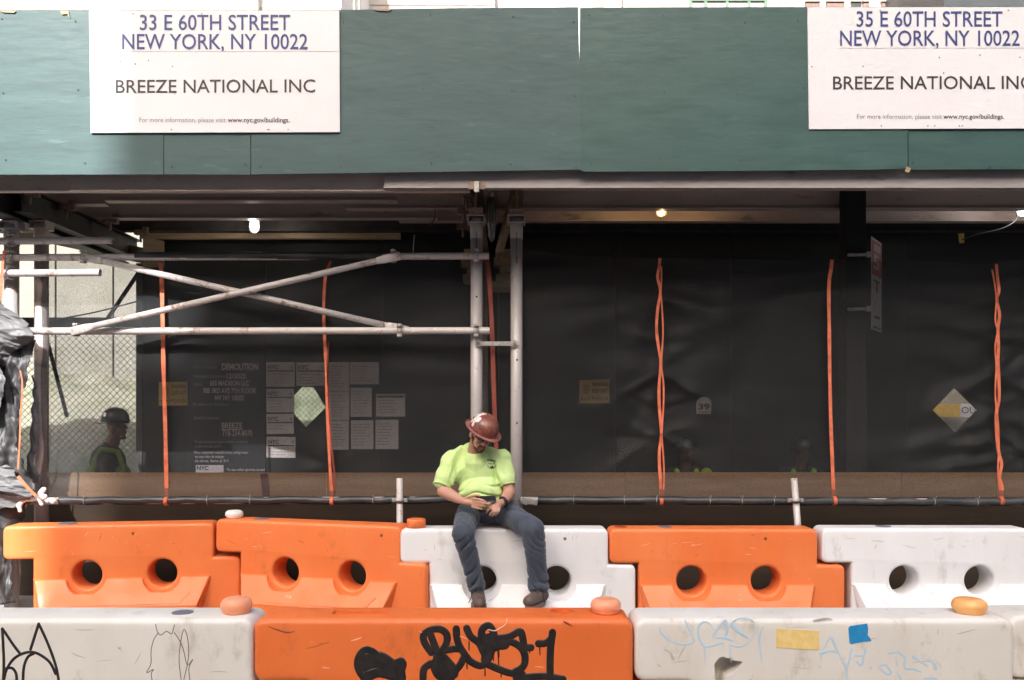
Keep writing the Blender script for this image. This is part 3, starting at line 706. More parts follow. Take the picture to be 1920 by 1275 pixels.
# stringers across the walkway on the post heads
ZT0, ZT1 = 3.392, 3.588
YP = 7.2
XPA, XPB = pxx(893.5, YP), pxx(968.5, YP)
XL1, XL2 = pxx(22, YP), pxx(64.5, 7.25)
ibeam_y('stringer', XPA, 6.97, 9.15, ZT0, ZT1, M['rust'])
ibeam_y('stringer', XPB, 6.99, 9.15, ZT0, ZT1, M['rust'])
ibeam_y('stringer', XL1 + .02, 6.9, 9.2, ZT0 - .05, ZT1, M['steel_dark'], fl=.075)
ibeam_y('stringer', XL2 + .01, 7.05, 9.2, ZT0 - .01, ZT1, M['steel_dark'])
# end plates and beam clamps at the front stringer ends
for q in (P(893.5, 346, 6.34),):
    box('beam_plate', (q.x - .062, 6.375, q.z - .025), (q.x + .062, 6.388, q.z + .028), M['rust'], SH, bev=.003); box('beam_plate', (q.x - .018, 6.36, q.z - .05), (q.x + .018, 6.374, q.z + .03), M['clamp'], SH, bev=.003)
for (x, y, Y) in ((866, 360, 7.05), (873, 372, 7.1), (868, 397, 7.6), (866, 425, 8.2), (55, 362, 7.1), (123, 388, 7.6), (205, 413, 8.2), (262, 436, 8.7)):
    c = P(x, y, Y); bm = bmesh.new(); box_bm(bm, c, (.10, .06, .05), bev=.006); tube_bm(bm, c + Vector((.01, 0, -.10)), c + Vector((.01, 0, .03)), .012, n=8); box_bm(bm, c + Vector((.06, 0, .01)), (.05, .05, .09), bev=.004)
    link('beam_clamp', bm_me(bm), M['rust'], SH)
def shed_post(X, Y, ztop, mat, r=.05, head=True, hz=None, holes=()):
    bm = bmesh.new(); tube_bm(bm, (X, Y, .012), (X, Y, ztop - .03), r, n=24)
    box_bm(bm, (X, Y, .006), (.2, .2, .012))
    p = link('post', bm_me(bm), mat, SH)
    tube('collar', (X, Y, ztop - .20), (X, Y, ztop - .028), r + .004, mat, p, n=24)
    if head:
        # U-shaped head that carries the stringer: an open rounded loop
        bm = bmesh.new(); w, h, d, t = .075, .03, .14, .012
        for (lo, hi) in (((-w, -d / 2, -h), (w, d / 2, -h + t)), ((-w, -d / 2, -h + t), (-w + t, d / 2, h)), ((w - t, -d / 2, -h + t), (w, d / 2, h)), ((-w, -d / 2 + .004, h), (w, d / 2 - .004, h + t))):
            lo = Vector(lo); hi = Vector(hi); box_bm(bm, (lo + hi) / 2 + Vector((X, Y, ztop - .045)), hi - lo, bev=.003)
        link('head', bm_me(bm), mat, p)
    for z in holes:
        bm = bmesh.new(); tube_bm(bm, (X + .003, Y - r - .0015, z), (X + .003, Y - r + .003, z), .0085, n=10); link('pin_hole', bm_me(bm), M['steel_dark'], p)
    return p
pA = shed_post(XPA, YP, ZT0 - .001, M['post'], holes=(2.32, 2.70)); pB = shed_post(XPB, YP, ZT0 - .001, M['post'], holes=(2.17, 1.64))
box('slot', (XPB - .009, YP - .0545, 2.98), (XPB + .009, YP - .047, 3.05), M['rust'], pB)
for p_, X in ((pA, XPA), (pB, XPB)): box('seam', (X - .002, YP - .0555, 3.06), (X + .002, YP - .05, 3.24), M['steel_dark'], p_)
shed_post(XL1, YP, ZT0 - .052, M['post'], r=.057); shed_post(XL2, 7.36, ZT0 - .012, M['steel'], r=.057)
for X, Y in ((XPA, 8.9), (XPB, 8.9)): shed_post(X, Y, ZT0 - .001, M['steel'], head=False)
# tie strap between the two posts
bm = bmesh.new(); a = P(897, 644, YP - .062); b = P(965, 645, YP - .062)
box_bm(bm, (a + b) / 2, ((b - a).length - .06, .008, .036), bev=.002); tube_bm(bm, a - Vector((0, .004, 0)), a + Vector((0, .006, 0)), .031, n=20); tube_bm(bm, b - Vector((0, .004, 0)), b + Vector((0, .006, 0)), .031, n=20)
tie = link('tie_bar', bm_me(bm), M['clamp'], SH)
for c in (a, b): tube('bolt', c - Vector((0, .018, 0)), c - Vector((0, .003, 0)), .012, M['rust'], tie, n=8)
# horizontal rails and cross braces
YR = YP - .085
def rail(px0, y0, px1, y1, Y, r, mat, name='rail_pipe'):
    """open-ended pipe"""
    p0 = P(px0, y0, Y); p1 = P(px1, y1, Y); bm = bmesh.new(); tube_bm(bm, p0, p1, r, n=18, cap=False)
    d = (p1 - p0).normalized(); tube_bm(bm, p0 + d * .0, p1 - d * .0, r * .84, n=18, cap=False)
    o = link(name, bm_me(bm), mat, SH); return o
rail(-60, 483, 917, 480, YR, .029, M['galv']); rail(60, 621, 918, 620, YR, .030, M['galv'])
rail(-60, 452.5, 212, 450.5, YR - .03, .030, M['galv']); rail(-60, 513, 188, 511, YR - .06, .030, M['galv'])
wr = tube('net_wrap', P(255, 480, YR), P(742, 480, YR), .0335, M['wrap'], SH, n=18)
YX = YR - .05
def brace(a, b, Y0, Y1):
    bm = bmesh.new(); p0 = P(*a, Y0); p1 = P(*b, Y1); d = (p1 - p0).normalized()
    tube_bm(bm, p0 + d * .16, p1 - d * .16, .0265, n=16)
    me = bm_me(bm); o = link('cross_brace', me, M['galv'], SH)
    for q, s in ((p0, 1), (p1, -1)):   # flattened, bolted ends
        bm = bmesh.new(); L = d * s
        ring0 = []; ring1 = []
        up = Vector((-L.z, 0, L.x)) * (1 if s > 0 else -1); fr = Vector((0, 1, 0))
        for i in range(16):
            t = 2 * math.pi * i / 16
            ring0.append(bm.verts.new(q + L * .17 + up * math.cos(t) * .0265 + fr * math.sin(t) * .0265))
            ring1.append(bm.verts.new(q + L * .09 + up * math.cos(t) * .036 + fr * math.sin(t) * .006))
        r2 = [bm.verts.new(q - L * .035 + (v.co - (q + L * .09))) for v in ring1]
        for A, B in ((ring0, ring1), (ring1, r2)):
            for i in range(16): f = bm.faces.new((A[i], A[(i + 1) % 16], B[(i + 1) % 16], B[i])); f.smooth = True
        bm.faces.new(r2); bm.faces.new(ring0[::-1])
        link('brace_end', bm_me(bm), M['galv'], o)
    return o
brace((160, 482), (757, 618), YX + .015, YX + .055); brace((140, 620), (742, 481), YX - .03, YX - .03)
def coupler(px, py, Y, mat=None, h=.085):
    c = P(px, py, Y); bm = bmesh.new()
    tube_bm(bm, c + Vector((-.022, .01, 0)), c + Vector((.022, .01, 0)), .040, n=18)
    for dz in (-h / 2, h / 2): box_bm(bm, c + Vector((0, -.02, dz)), (.042, .05, .022), bev=.004); tube_bm(bm, c + Vector((0, -.06, dz)), c + Vector((0, -.03, dz)), .012, n=8)
    return link('coupler', bm_me(bm), mat or M['clamp'], SH)
for x, y in ((738, 481), (750, 620), (158, 482), (145, 619), (893, 480), (893, 620), (22, 451), (22, 482), (22, 512)): coupler(x, y, YR - .012)
# short standards clamped to the low rail
for px, tilt in ((749.5, 0), (1491, 2.2)):
    Y = 7.08; a = P(px - tilt, 897, Y); b = P(px + tilt * 2, 980, Y); b2 = a + (b - a) * ((a.z - .0) / (a.z - b.z))
    bm = bmesh.new(); tube_bm(bm, a, b2, .0265, n=18, cap=True); tube_bm(bm, a + Vector((0, 0, .0005)), a - Vector((0, 0, .01)), .021, n=14)
    o = link('short_standard', bm_me(bm), M['galv'], SH)
    c = P(px, 938, Y); bm = bmesh.new(); tube_bm(bm, c + Vector((0, 0, -.02)), c + Vector((0, 0, .02)), .035, n=16); tube_bm(bm, c + Vector((0, 0, -.014)), c + Vector((0, 0, .014)), .043, n=16)
    box_bm(bm, c + Vector((.05, 0, 0)), (.03, .03, .03), bev=.003); box_bm(bm, c + Vector((-.05, 0, 0)), (.03, .03, .03), bev=.003)
    link('collar', bm_me(bm), M['clamp'], o)
# low rails wrapped with the net edge
YL = YP - .055
rl = tube('low_rail', P(30, 939.5, YL), P(885, 937, YL), .029, M['galv'], SH, n=18)
wire('net_wrap', [P(x, 939.5 - 2.5 * x / 885 + random.uniform(-1.2, 1.2), YL) for x in range(112, 886, 30)], .034, M['wrap'], SH)
tube('low_rail', P(976, 938, YL), P(2700, 944.5, YL), .029, M['galv'], SH, n=18)
wire('net_wrap', [P(x, 937.7 + 4.3 * (x - 976) / 1024 + random.uniform(-1.2, 1.2), YL) for x in range(1008, 2700, 30)], .034, M['wrap'], SH)
bm = bmesh.new(); c = P(986, 940, YL - .03); box_bm(bm, c + Vector((.03, .0, .0)), (.13, .012, .05), Matrix.Rotation(math.radians(8), 3, 'Y'), bev=.003); tube_bm(bm, c - Vector((0, .03, 0)), c, .028, n=12)
link('rail_end', bm_me(bm), M['clamp'], SH)
# dark timber column carrying the right part
cx = pxx(1605, 7.59); box('timber_column', (cx - .092, 7.585, .12), (cx + .092, 7.745, ZT0 - .002), M['darkwood'], SH, bev=.004)
box('timber_column', (cx - .09, 7.587, ZT0 - .002), (cx + .09, 7.743, ZJ1), M['darkwood'], SH, bev=.004)
# cribbing blocks and diagonal plank over the rear posts
for X in (XPA - .115, XPB - .12):
    for k, (dx, w) in enumerate(((0, .16), (.02, .12), (-.01, .18), (.0, .14))):
        box('timber_block', (X + dx - w / 2, 8.60, 3.05 + k * .085), (X + dx + w / 2, 8.80, 3.05 + k * .085 + .08), M['wood'], SH, bev=.004)
box('timber_block', (XPB - .26, 8.52, 2.98), (XPB + .04, 8.84, 3.048), M['wood'], SH, bev=.004)
bm = bmesh.new(); a = P(968, 352, 7.25); b = P(934, 480, 8.5); d = b - a
box_bm(bm, (a + b) / 2, (.05, d.length, .13), d.to_track_quat('Y', 'Z').to_matrix()); link('plank', bm_me(bm), M['wood'], SH)
box('ledger', (pxx(270, 8.86), 8.80, 3.53), (pxx(752, 8.86), 8.865, 3.588), M['wood'], SH)
# plywood ends at the left
poly_px('gusset', [(268, 442), (306, 452), (306, 500), (268, 500)], 8.80, M['wood'], SH, .03)
bm = bmesh.new(); box_bm(bm, P(140, 452, 9.05), (1.9, .05, .16), Matrix.Rotation(math.radians(12), 3, 'Y')); link('plank', bm_me(bm), M['wood'], SH)
for a, b, r in (((262, 508), (200, 600), .022), ((86, 628), (126, 782), .02), ((-10, 560), (64, 640), .02)):
    tube('prop', P(*a, 9.12), P(*b, 9.12), r, M['steel_dark'], SH)
wire('cable', [P(100, 600, 8.98), P(180, 585, 8.96), P(268, 562, 8.9)], .008, M['steel_dark'], SH)
wire('cable', [P(815, 393, 7.5), P(816, 405, 7.5), P(810, 418, 7.5), P(803, 422, 7.5)], .006, M['strap_dim'], SH)
wire('hanging_wire', [P(777, 440, YR), P(775, 465, YR), P(775, 484, YR)], .0035, M['clamp'], SH)
wire('cable', [P(1905, 396, 8.0), P(1905, 412, 8.0), P(1880, 428, 7.95), P(1830, 440, 7.9), P(1803, 450, 7.9)], .006, M['steel_dark'], SH)

# ------------------------------------------------------------------ low plywood wall and fence behind the walkway
YW = 7.54
LW = empty('plywood_wall', (0, YW, .12), 'low brown plywood wall running behind the black netting', 'wall')
zt = ZC + (HY - 886) * YW / K
xs = [pxx(-120, YW), pxx(62, YW), pxx(498, YW), pxx(905, YW), pxx(1172, YW), pxx(1690, YW), pxx(2210, YW), pxx(2730, YW)]
for a, b in zip(xs, xs[1:]):
    d = random.uniform(-.004, .004); box('plywood_panel', (a + .002, YW + d, .121), (b - .002, YW + .018 + d, zt + random.uniform(-.002, .002)), M['ply_brown'], LW)
for x in xs[1:-1]: box('stud', (x - .045, YW + .03, .121), (x + .045, YW + .12, zt - .02), M['wood'], LW)
box('dark_lower_board', (xs[0], YW - .045, .121), (xs[-1], YW - .02, .985), M['lower_dark'], LW)  # darker brown board over the lower part of the wall
for px, w in ((497, 13),): poly_px('stain', [(px - 9, 889), (px + 5, 888), (px + 9, 940), (px - 4, 940)], YW - .006, pmat('dark_red_stain', (.11, .03, .025), rough=.8), LW, .003)

YF = 8.95
FE = empty('site_fence', (0, YF, .12), 'dark plywood site fence behind the netting with diamond view holes', 'fence')
def fence_panel(x0, x1, z0, z1, holes=()):
    sp = [[(x0, z0), (x1, z0), (x1, z1), (x0, z1)]] + [list(h) for h in holes]
    me = curve_me(sp, extrude=.009)
    for v in me.vertices: v.co = (v.co.x, YF + v.co.z, v.co.y)
    return link('plywood_panel', me, M['fence'], FE)
def fpx(pts): return [(P(x, y, YF).x, P(x, y, YF).z) for x, y in pts]
dia1 = fpx([(566, 726), (588, 726), (611, 764), (574, 801), (551.5, 776), (551.5, 742)])
dia2 = fpx([(1789, 727), (1832, 769), (1790, 811), (1748, 769)])
px_edges = [268, 498.5, 717, 935, 1153, 1371, 1589, 1700, 1918, 2136, 2354, 2572, 2790]
for a, b in zip(px_edges, px_edges[1:]):
    h = [dia1] if a == 498.5 else ([dia2] if a == 1700 else [])
    fence_panel(pxx(a, YF) + .002, pxx(b, YF) - .002, .122, 3.80, h)
for a in px_edges[1:-1]: box('fence_stud', (pxx(a, YF) - .045, YF + .012, .122), (pxx(a, YF) + .045, YF + .10, 3.8), M['wood'], FE)
box('end_post', (pxx(262, YF) - .03, YF - .02, .122), (pxx(268, YF) - .001, YF + .06, 3.3), M['steel_dark'], FE)
# chain link gate at the left opening, and a chain link behind the view hole
def chain_link(name, x0, x1, z0, z1, Y, s=.072, r=.0028):
    vs = []; fs = []
    def seg(p, q):
        d = (q - p); n = Vector((-d.z, 0, d.x)).normalized() * r; f = Vector((0, r, 0)); k = len(vs)
        for c in (p, q): vs.extend([c + n, c + f, c - n, c - f])
        for i in range(4): fs.append((k + i, k + (i + 1) % 4, k + 4 + (i + 1) % 4, k + 4 + i))
    for sgn in (1, -1):
        lo, hi = (x0 - z1, x1 - z0) if sgn > 0 else (x0 + z0, x1 + z1)
        c = math.ceil(lo / s) * s
        while c < hi:
            # line x - sgn*z = c
            pts = []
            za, zb = sorted(((x0 - c) * sgn, (x1 - c) * sgn)); za = max(za, z0); zb = min(zb, z1)
            n = max(1, int((zb - za) / .5)) if zb > za else 0
            for i in range(n):
                a = za + (zb - za) * i / n; b = za + (zb - za) * (i + 1) / n
                w = .006 * sgn
                seg(Vector((c + sgn * a + random.uniform(-.002, .002), Y + w, a)), Vector((c + sgn * b, Y + w, b)))
            c += s
    return pyd(vs, fs)
CG = empty('chain_link_gate', (pxx(140, 9.0), 9.02, .12), 'chain link gate left of the dark fence, bright site behind', 'gate')
gx0, gx1 = pxx(-60, 9.02), pxx(264, 9.02)
o = link('wire_mesh', chain_link('wire', gx0, gx1, .2, 2.66, 9.02), M['chain'], CG); o['kind'] = 'stuff'
box('top_rail', (gx0, 9.0, 2.64), (gx1, 9.05, 2.74), M['steel_dark'], CG); box('bottom_rail', (gx0, 9.0, .16), (gx1, 9.04, .21), M['steel_dark'], CG)
for x in (gx0, gx1): tube('gate_post', (x, 9.03, .12), (x, 9.03, 2.76), .03, M['steel_dark'], CG)
o = link('wire_mesh', chain_link('wire', pxx(540, 9.1), pxx(620, 9.1), 1.4, 2.2, 9.12, .062, .0024), M['chain'], FE); o['kind'] = 'stuff'
# pale sheet hung in the upper part of the opening, and the board behind the right-hand view hole
def cloth(name, x0, x1, y0, y1, Y, mat, amp, parent=None, nx=40, ny=30, seed=0, wrink=3.0):
    vs = []; fs = []
    for j in range(ny + 1):
        for i in range(nx + 1):
            u = i / nx; v = j / ny
            p = P(x0 + (x1 - x0) * u, y0 + (y1 - y0) * v, Y)
            p.y += amp * noise.noise((u * wrink, v * wrink, seed)) + amp * .5 * noise.noise((u * wrink * 3, v * wrink * 2, seed + 5))
            vs.append(p)
    for j in range(ny):
        for i in range(nx):
            a = j * (nx + 1) + i; fs.append((a, a + 1, a + nx + 2, a + nx + 1))
    me = modded(pyd(vs, fs), [('SOLIDIFY', dict(thickness=.002))])
    return link(name, me, mat, parent, smooth=True)
bd = empty('yellow_board', P(1790, 790, 11.6), 'yellow board with a number seen through the right diamond hole', 'board')
poly_px('panel', [(1730, 757), (1800, 758), (1800, 782), (1730, 780)], 11.6, M['warn'], bd, .01); poly_px('number_panel', [(1801, 757), (1860, 757), (1860, 782), (1801, 782)], 11.6, M['signwhite'], bd, .01)
text('lettering', 'OU', 1803, 1829, 775, 12, 11.59, M['paper_ink'], bd)
o = cloth('green_sheet', 520, 650, 690, 830, 12.0, M['palegreen'], .06, seed=12); tag(o, 'pale green sheet seen through the left diamond hole', 'sheeting')
o = cloth('tan_sheet', 1690, 1890, 690, 830, 11.8, M['tan'], .05, seed=9); tag(o, 'tan sheet hanging behind the right diamond hole', 'sheeting')

# notices pinned to the fence
YN = YF - .013
def paper(label, x0, y0, x1, y1, kind=0, rot=0.0):
    e = empty('notice', P((x0 + x1) / 2, y1, YN), label, 'notice', 'paper notices pinned to the dark fence')
    d = rot; sheet_ = poly_px('sheet', [(x0, y0 + d), (x1, y0 - d), (x1 + d, y1 - d), (x0 + d, y1 + d)], YN, M['paper'], e, .002)
    yl = YN - .003
    if kind == 1:      # permit with agency heading
        text('heading', 'NYC', x0 + 3, x0 + 23, y0 + 13, 7.5, yl, M['paper_ink'], e, bold=.03)
        poly_px('heading_rule', [(x0 + 2, y0 + 15), (x1 - 2, y0 + 15), (x1 - 2, y0 + 17.5), (x0 + 2, y0 + 17.5)], yl, M['paper_ink'], e, .001)
        poly_px('seal', [(x1 - 7, y0 + 7), (x1 - 3, y0 + 7), (x1 - 3, y0 + 12), (x1 - 7, y0 + 12)], yl, M['paper_faint'], e, .001); s = y0 + 22
    elif kind == 2:
        poly_px('heading_rule', [(x0 + 2, y0 + 3), (x1 - 2, y0 + 3), (x1 - 2, y0 + 7), (x0 + 2, y0 + 7)], yl, M['paper_ink'], e, .001); s = y0 + 12
    else: s = y0 + 7
    while s < y1 - 5:
        w = random.uniform(.55, .95); poly_px('text_line', [(x0 + 4, s), (x0 + 4 + (x1 - x0 - 8) * w, s), (x0 + 4 + (x1 - x0 - 8) * w, s + 1.3), (x0 + 4, s + 1.3)], yl, M['paper_faint'], e, .001); s += 5.5
paper('permit with heading at the top left of the notice cluster', 499, 679, 552.5, 725, 1)
paper('permit with heading, top row, just left of the second strap', 555.5, 679.5, 609, 723.5, 1)
paper('permit with heading, second down in the left notice column', 499.5, 729, 551, 773, 1)
paper('permit with heading, third down in the left notice column', 499.5, 776, 550.5, 813.5, 1, .4)
paper('permit with heading at the bottom of the left notice column', 500, 819, 554, 858, 1, -.4)
paper('narrow notice at the top, right of the second strap', 617, 679, 654.8, 733, 0)
paper('narrow notice in the middle, right of the second strap', 617, 733.8, 654.6, 787.5, 0)
paper('narrow notice at the bottom, right of the second strap', 617, 788.5, 654, 843, 0)
paper('landscape notice at the top right of the notice cluster', 656, 679, 710.5, 720.5, 0)
paper('portrait notice under the top right landscape notice', 657.5, 727, 697, 781.5, 0)
paper('landscape notice with dark heading, rightmost of the cluster', 705, 738.5, 759.5, 781, 2)
paper('portrait notice, left one of the bottom right pair', 658, 788, 700, 842, 0)
paper('portrait notice, right one of the bottom right pair', 704, 787, 747, 842, 0)
# black project board
PB = empty('project_board', P(430, 885, YN), 'black project information board lettered DEMOLITION', 'notice board')
poly_px('panel', [(351, 672), (497, 672), (497, 905), (351, 905)], YN, M['board_black'], PB, .004)
yl = YN - .004; T, TD = M['board_text'], M['board_text_dim']
for s, x0, x1, yb, h, m, bo in (
    ('Work in Progress:', 362, 408, 691, 5.5, TD, .01), ('DEMOLITION', 416, 484, 693.5, 11.5, T, .03), ('Anticipated Completion:', 362, 424, 708, 6, TD, .01), ('12/2025', 425, 461, 709.5, 9, T, .015),
    ('Owner:', 362, 380, 723, 6, TD, .01), ('655 MADISON LLC', 394, 467, 723, 9, T, .02), ('905 3RD AVE 7TH FLOOR', 381, 480, 737, 9, T, .02), ('NY NY 10022', 403, 457, 750.5, 9, T, .02),
    ('For additional information:', 362, 430, 760.5, 5.5, TD, .01), ('General Contractor:', 363, 413, 786, 5.5, TD, .01), ('BREEZE', 416, 454, 803, 10.5, T, .0), ('718-254-8070', 417, 473, 817.5, 11, T, .0),
    ('To anonymously report unsafe conditions', 364, 465, 830.5, 5, TD, .01), ('at this work site, call 311.', 366, 417, 839, 5, TD, .01), ('Para reportar condiciones peligrosas', 364, 465, 850.5, 5, TD, .01),
    ('en este sitio de trabajo', 366, 420, 858.5, 5, TD, .01), ('de obras, llame al 311', 365, 428, 866.5, 5, TD, .01), ('To see other permits issued', 425, 496, 883, 5, TD, .01)):
    text('lettering', s, x0, x1, yb, h, yl, m, PB, bo)
poly_px('underline', [(416, 804.5), (454, 804.5), (454, 805.6), (416, 805.6)], yl, T, PB, .001)
poly_px('logo_box', [(367, 872), (419, 872), (419, 890), (367, 890)], yl, TD, PB, .001); text('logo', 'NYC', 369, 391, 881, 7, yl - .002, M['board_black'], PB, .03)
# yellow warning sheets
def warning(label, x0, y0, x1, y1, d):
    e = empty('warning_notice', P((x0 + x1) / 2, y1, YN), label, 'warning notice')
    poly_px('sheet', [(x0, y0 + d), (x1, y0 - d), (x1, y1), (x0, y1)], YN, M['warn'], e, .003)
    y = YN - .004; w = x1 - x0
    for s, r in (('WARNING', .17), ('KEEP OUT', .45), ('POISON', .78)): text('lettering', s, x0 + w * .42, x1 - 3, y0 + (y1 - y0) * (r + .1), 7, y, M['warn_ink'], e, .02)
    text('lettering', 'RATS', x0 + 4, x0 + w * .36, y0 + (y1 - y0) * .88, 5, y, M['warn_ink'], e, .01)
    poly_px('pictogram', [(x0 + 6, y0 + 10), (x0 + 14, y0 + 7), (x0 + 20, y0 + 13), (x0 + 18, y0 + 26), (x0 + 8, y0 + 27)], y, pmat('faint_pictogram', (.5, .33, .09), rough=.6), e, .001)
warning('yellow poison warning sheet behind the leftmost orange strap', 297.5, 716, 352, 760.5, .3)
warning('yellow poison warning sheet right of the seated man', 1086, 712, 1142.5, 756, .8)
# arched number plate and stray hi-vis things behind the netting
e = empty('number_plate', P(1320, 776, YN), 'small arched plate with the number 39 behind the netting', 'sign')
arch = [(1306, 776), (1305, 758)] + [(1320 - 14.5 * math.cos(t * math.pi / 8), 757 - 13 * math.sin(t * math.pi / 8)) for t in range(9)] + [(1334, 758), (1333, 776)]
poly_px('plate', arch[::-1], YN, M['paper'], e, .003); text('lettering', '39', 1309, 1331, 768, 10.5, YN - .004, M['paper_ink'], e, .04)
poly_px('base_line', [(1310, 771), (1331, 771), (1331, 774), (1310, 774)], YN - .004, M['paper_faint'], e, .001)
M['hivis_dim'] = pmat('worn_hivis_cloth', (.30, .42, .03), (.22, .32, .03), 9, rough=.8)
M['green_bright'] = pmat('bright_green_cloth', (.22, .46, .03), (.16, .36, .02), 14, rough=.7)

# ------------------------------------------------------------------ black debris netting
YM = 7.30
topk = [(-10, 474), (200, 480), (300, 478), (612, 478), (700, 470), (735, 462), (775, 480), (900, 476), (980, 469), (1060, 477), (1150, 483), (1237, 484), (1400, 487), (1560, 490), (1700, 491), (1745, 488), (1800, 492), (1870, 490), (1960, 484), (2100, 488), (2490, 487)]
def lerp_tab(tab, x):
    for (a, b), (c, d) in zip(tab, tab[1:]):
        if a <= x <= c: return b + (d - b) * (x - a) / (c - a)
    return tab[0][1] if x < tab[0][0] else tab[-1][1]
KN = [(1236, 545), (1238, 682), (1240, 812), (1237, 490), (1868, 515), (1871, 620), (1868, 705), (1872, 790), (1873, 850), (1876, 880), (612, 600), (612, 480), (1745, 492), (1560, 492), (618, 870)]
def net_disp(x, y):
    d = 0.0
    wx = x + 40 * noise.noise((x * .004, y * .006, 3.3))
    d += .06 * noise.noise((wx * .0055, y * .0026, 1.7)) + .045 * (.5 - abs(noise.noise((wx * .011 + y * .0016, y * .0042, 4.4)))) + .014 * (.5 - abs(noise.noise((wx * .034 - y * .006, y * .011, 8.1))))
    for kx, ky in KN:
        dx, dy = x - kx, y - ky; r = math.hypot(dx, dy)
        if r < 230:
            a = math.atan2(dy, dx); amp = .022 * math.exp(-r / 80.) * min(1, r / 30.)
            d += amp * noise.noise((math.cos(a) * 2.2 + kx, math.sin(a) * 2.2 + ky * .1, r * .012)) * 2.2 - .020 * math.exp(-(r / 34.) ** 2)
    for kx in (1237, 1870):   # slack pulled towards the lacings in slanting creases
        dx = abs(x - kx)
        if dx < 260:
            for ky, sl, am in ((560, .35, .03), (640, -.30, .022), (700, .55, .032), (810, .75, .04), (760, -.45, .02)):
                q = (y - (ky + sl * dx)) / (5 + dx * .085); d -= am * math.exp(-q * q) * math.exp(-dx / 85.) * min(1, dx / 14)
    d += .011 * (.5 - abs(noise.noise((x * .006 + y * .013, y * .016 - x * .004, 6.6))))
    t = max(0, 1 - (y - 480) / 105.)     # horizontal slack folds just below the top edge
    d += .040 * t * math.sin((y - 480) * .095 + 2.6 * math.sin(x * .013) + 1.5 * noise.noise((x * .01, 0, 2))) * (1 if x > 980 else .4)
    b = max(0, (y - 915) / 25.); d += .02 * b * math.sin(x * .045 + 2 * noise.noise((x * .02, 0, 0)))
    # big pull towards the right-hand lacing, low down
    dx = 1873 - x
    if 0 < dx < 330 and y > 700:
        for ky, sl, am in ((862, .16, .035), (828, .10, .03), (775, .42, .028), (905, .28, .03)):
            q = (y - (ky + sl * dx)) / (8 + dx * .09); d -= 1.8 * am * math.exp(-q * q) * math.exp(-dx / 150.) * min(1, dx / 20)
    return d
def net(label, x0, x1, step=5):
    nx = max(2, int((x1 - x0) / step)); ny = 120; vs = []; fs = []
    for j in range(ny + 1):
        for i in range(nx + 1):
            x = x0 + (x1 - x0) * i / nx; v = j / ny
            yt = lerp_tab(topk, x); yb = 939 + 3.0 * noise.noise((x * .02, 0, 9)) if x < 890 else 940
            y = yt + (yb - yt) * v
            Y = YM - .015 + net_disp(x, y) * (min(1, v * 6 + .35)) * (min(1, (1 - v) * 5 + .1))
            Y -= (YM - YL - .02) * max(0, (v - .9) / .1) ** 1.5         # gathers onto the low rail
            Y -= (.10 if x < 745 else 0) * max(0, (.06 - v) / .06)       # and onto the upper rail
            vs.append(P(x, y, Y))
    for j in range(ny):
        for i in range(nx):
            a = j * (nx + 1) + i; fs.append((a, a + 1, a + nx + 2, a + nx + 1))
    o = link('debris_net', pyd(vs, fs), M['net'], smooth=True); tag(o, label, 'netting', 'black debris netting panels along the walkway'); return o
n1 = net('black netting panel left of the second orange strap, crossed by the braces', 76, 612)
n2 = net('black netting panel behind the seated man and the post pair', 613, 1236)
n3 = net('black netting panel right of the man with one straight orange strap', 1237, 1870)
n4 = net('narrow black netting panel at the right edge of the frame', 1871, 2490)
def ribbon(name, pts, w, Y, mat, parent, th=.003):
    """flat webbing through photo points"""
    q = catmull([tuple(p) for p in pts], 6); vs = []; fs = []
    for i, p in enumerate(q):
        a = Vector(q[max(0, i - 1)][:2]); b = Vector(q[min(len(q) - 1, i + 1)][:2]); d = (b - a).normalized(); nn = Vector((-d.y, d.x))
        ww = (p[2] if len(p) > 2 else 1.0) * w / 2 * (.84 + .18 * noise.noise((p[1] * .03, w, p[0] * .01))); yy = Y + min(0, net_disp(p[0], p[1])) - .008
        for s in (-1, 1):
            c = P(p[0] + nn.x * ww * s, p[1] + nn.y * ww * s, yy); vs.append(c); vs.append(c - Vector((0, th, 0)))
    for i in range(len(q) - 1):
        k = i * 4
        fs += [(k, k + 4, k + 6, k + 2), (k + 1, k + 3, k + 7, k + 5), (k, k + 1, k + 5, k + 4), (k + 2, k + 6, k + 7, k + 3)]
    fs += [(0, 2, 3, 1), (len(vs) - 4, len(vs) - 3, len(vs) - 1, len(vs) - 2)]
    o = link(name, pyd(vs, fs), mat, parent, smooth=False); return o
YS = YM - .05
ribbon('strap', [(294, 478), (300, 492), (303, 520), (305, 600), (307, 700), (310, 800), (312, 900), (313, 945)], 8.5, YS, M['strap'], n1)
ribbon('strap', [(622, 480), (618, 495), (610, 520), (607, 580), (609, 640), (612, 700), (615, 800), (620, 900), (624, 940)], 6.5, YS, M['strap'], n1)
ribbon('strap', [(616, 640), (614, 690), (617, 760), (622, 840), (628, 900), (626, 940)], 3.6, YS, M['strap_dim'], n2)
ribbon('strap', [(912, 478), (917, 520), (922, 600), (925, 700), (927, 760), (930, 830), (932, 880), (936, 940)], 9.5, YS, M['strap_dim'], n2)
ribbon('strap', [(1237, 484), (1236, 500), (1233, 520), (1238, 546, .6), (1233, 580), (1231, 620), (1236, 660), (1239, 682, .6), (1236, 720), (1236, 760), (1240, 812, .6), (1236, 850), (1238, 900), (1240, 945)], 6.2, YS, M['strap'], n2)
ribbon('strap', [(1240, 500), (1240, 530), (1239, 547, .5), (1242, 590), (1243, 630), (1240, 680, .5), (1244, 720), (1244, 760), (1241, 812, .5), (1244, 860), (1245, 900), (1242, 940)], 3.4, YS - .004, M['strap'], n3)
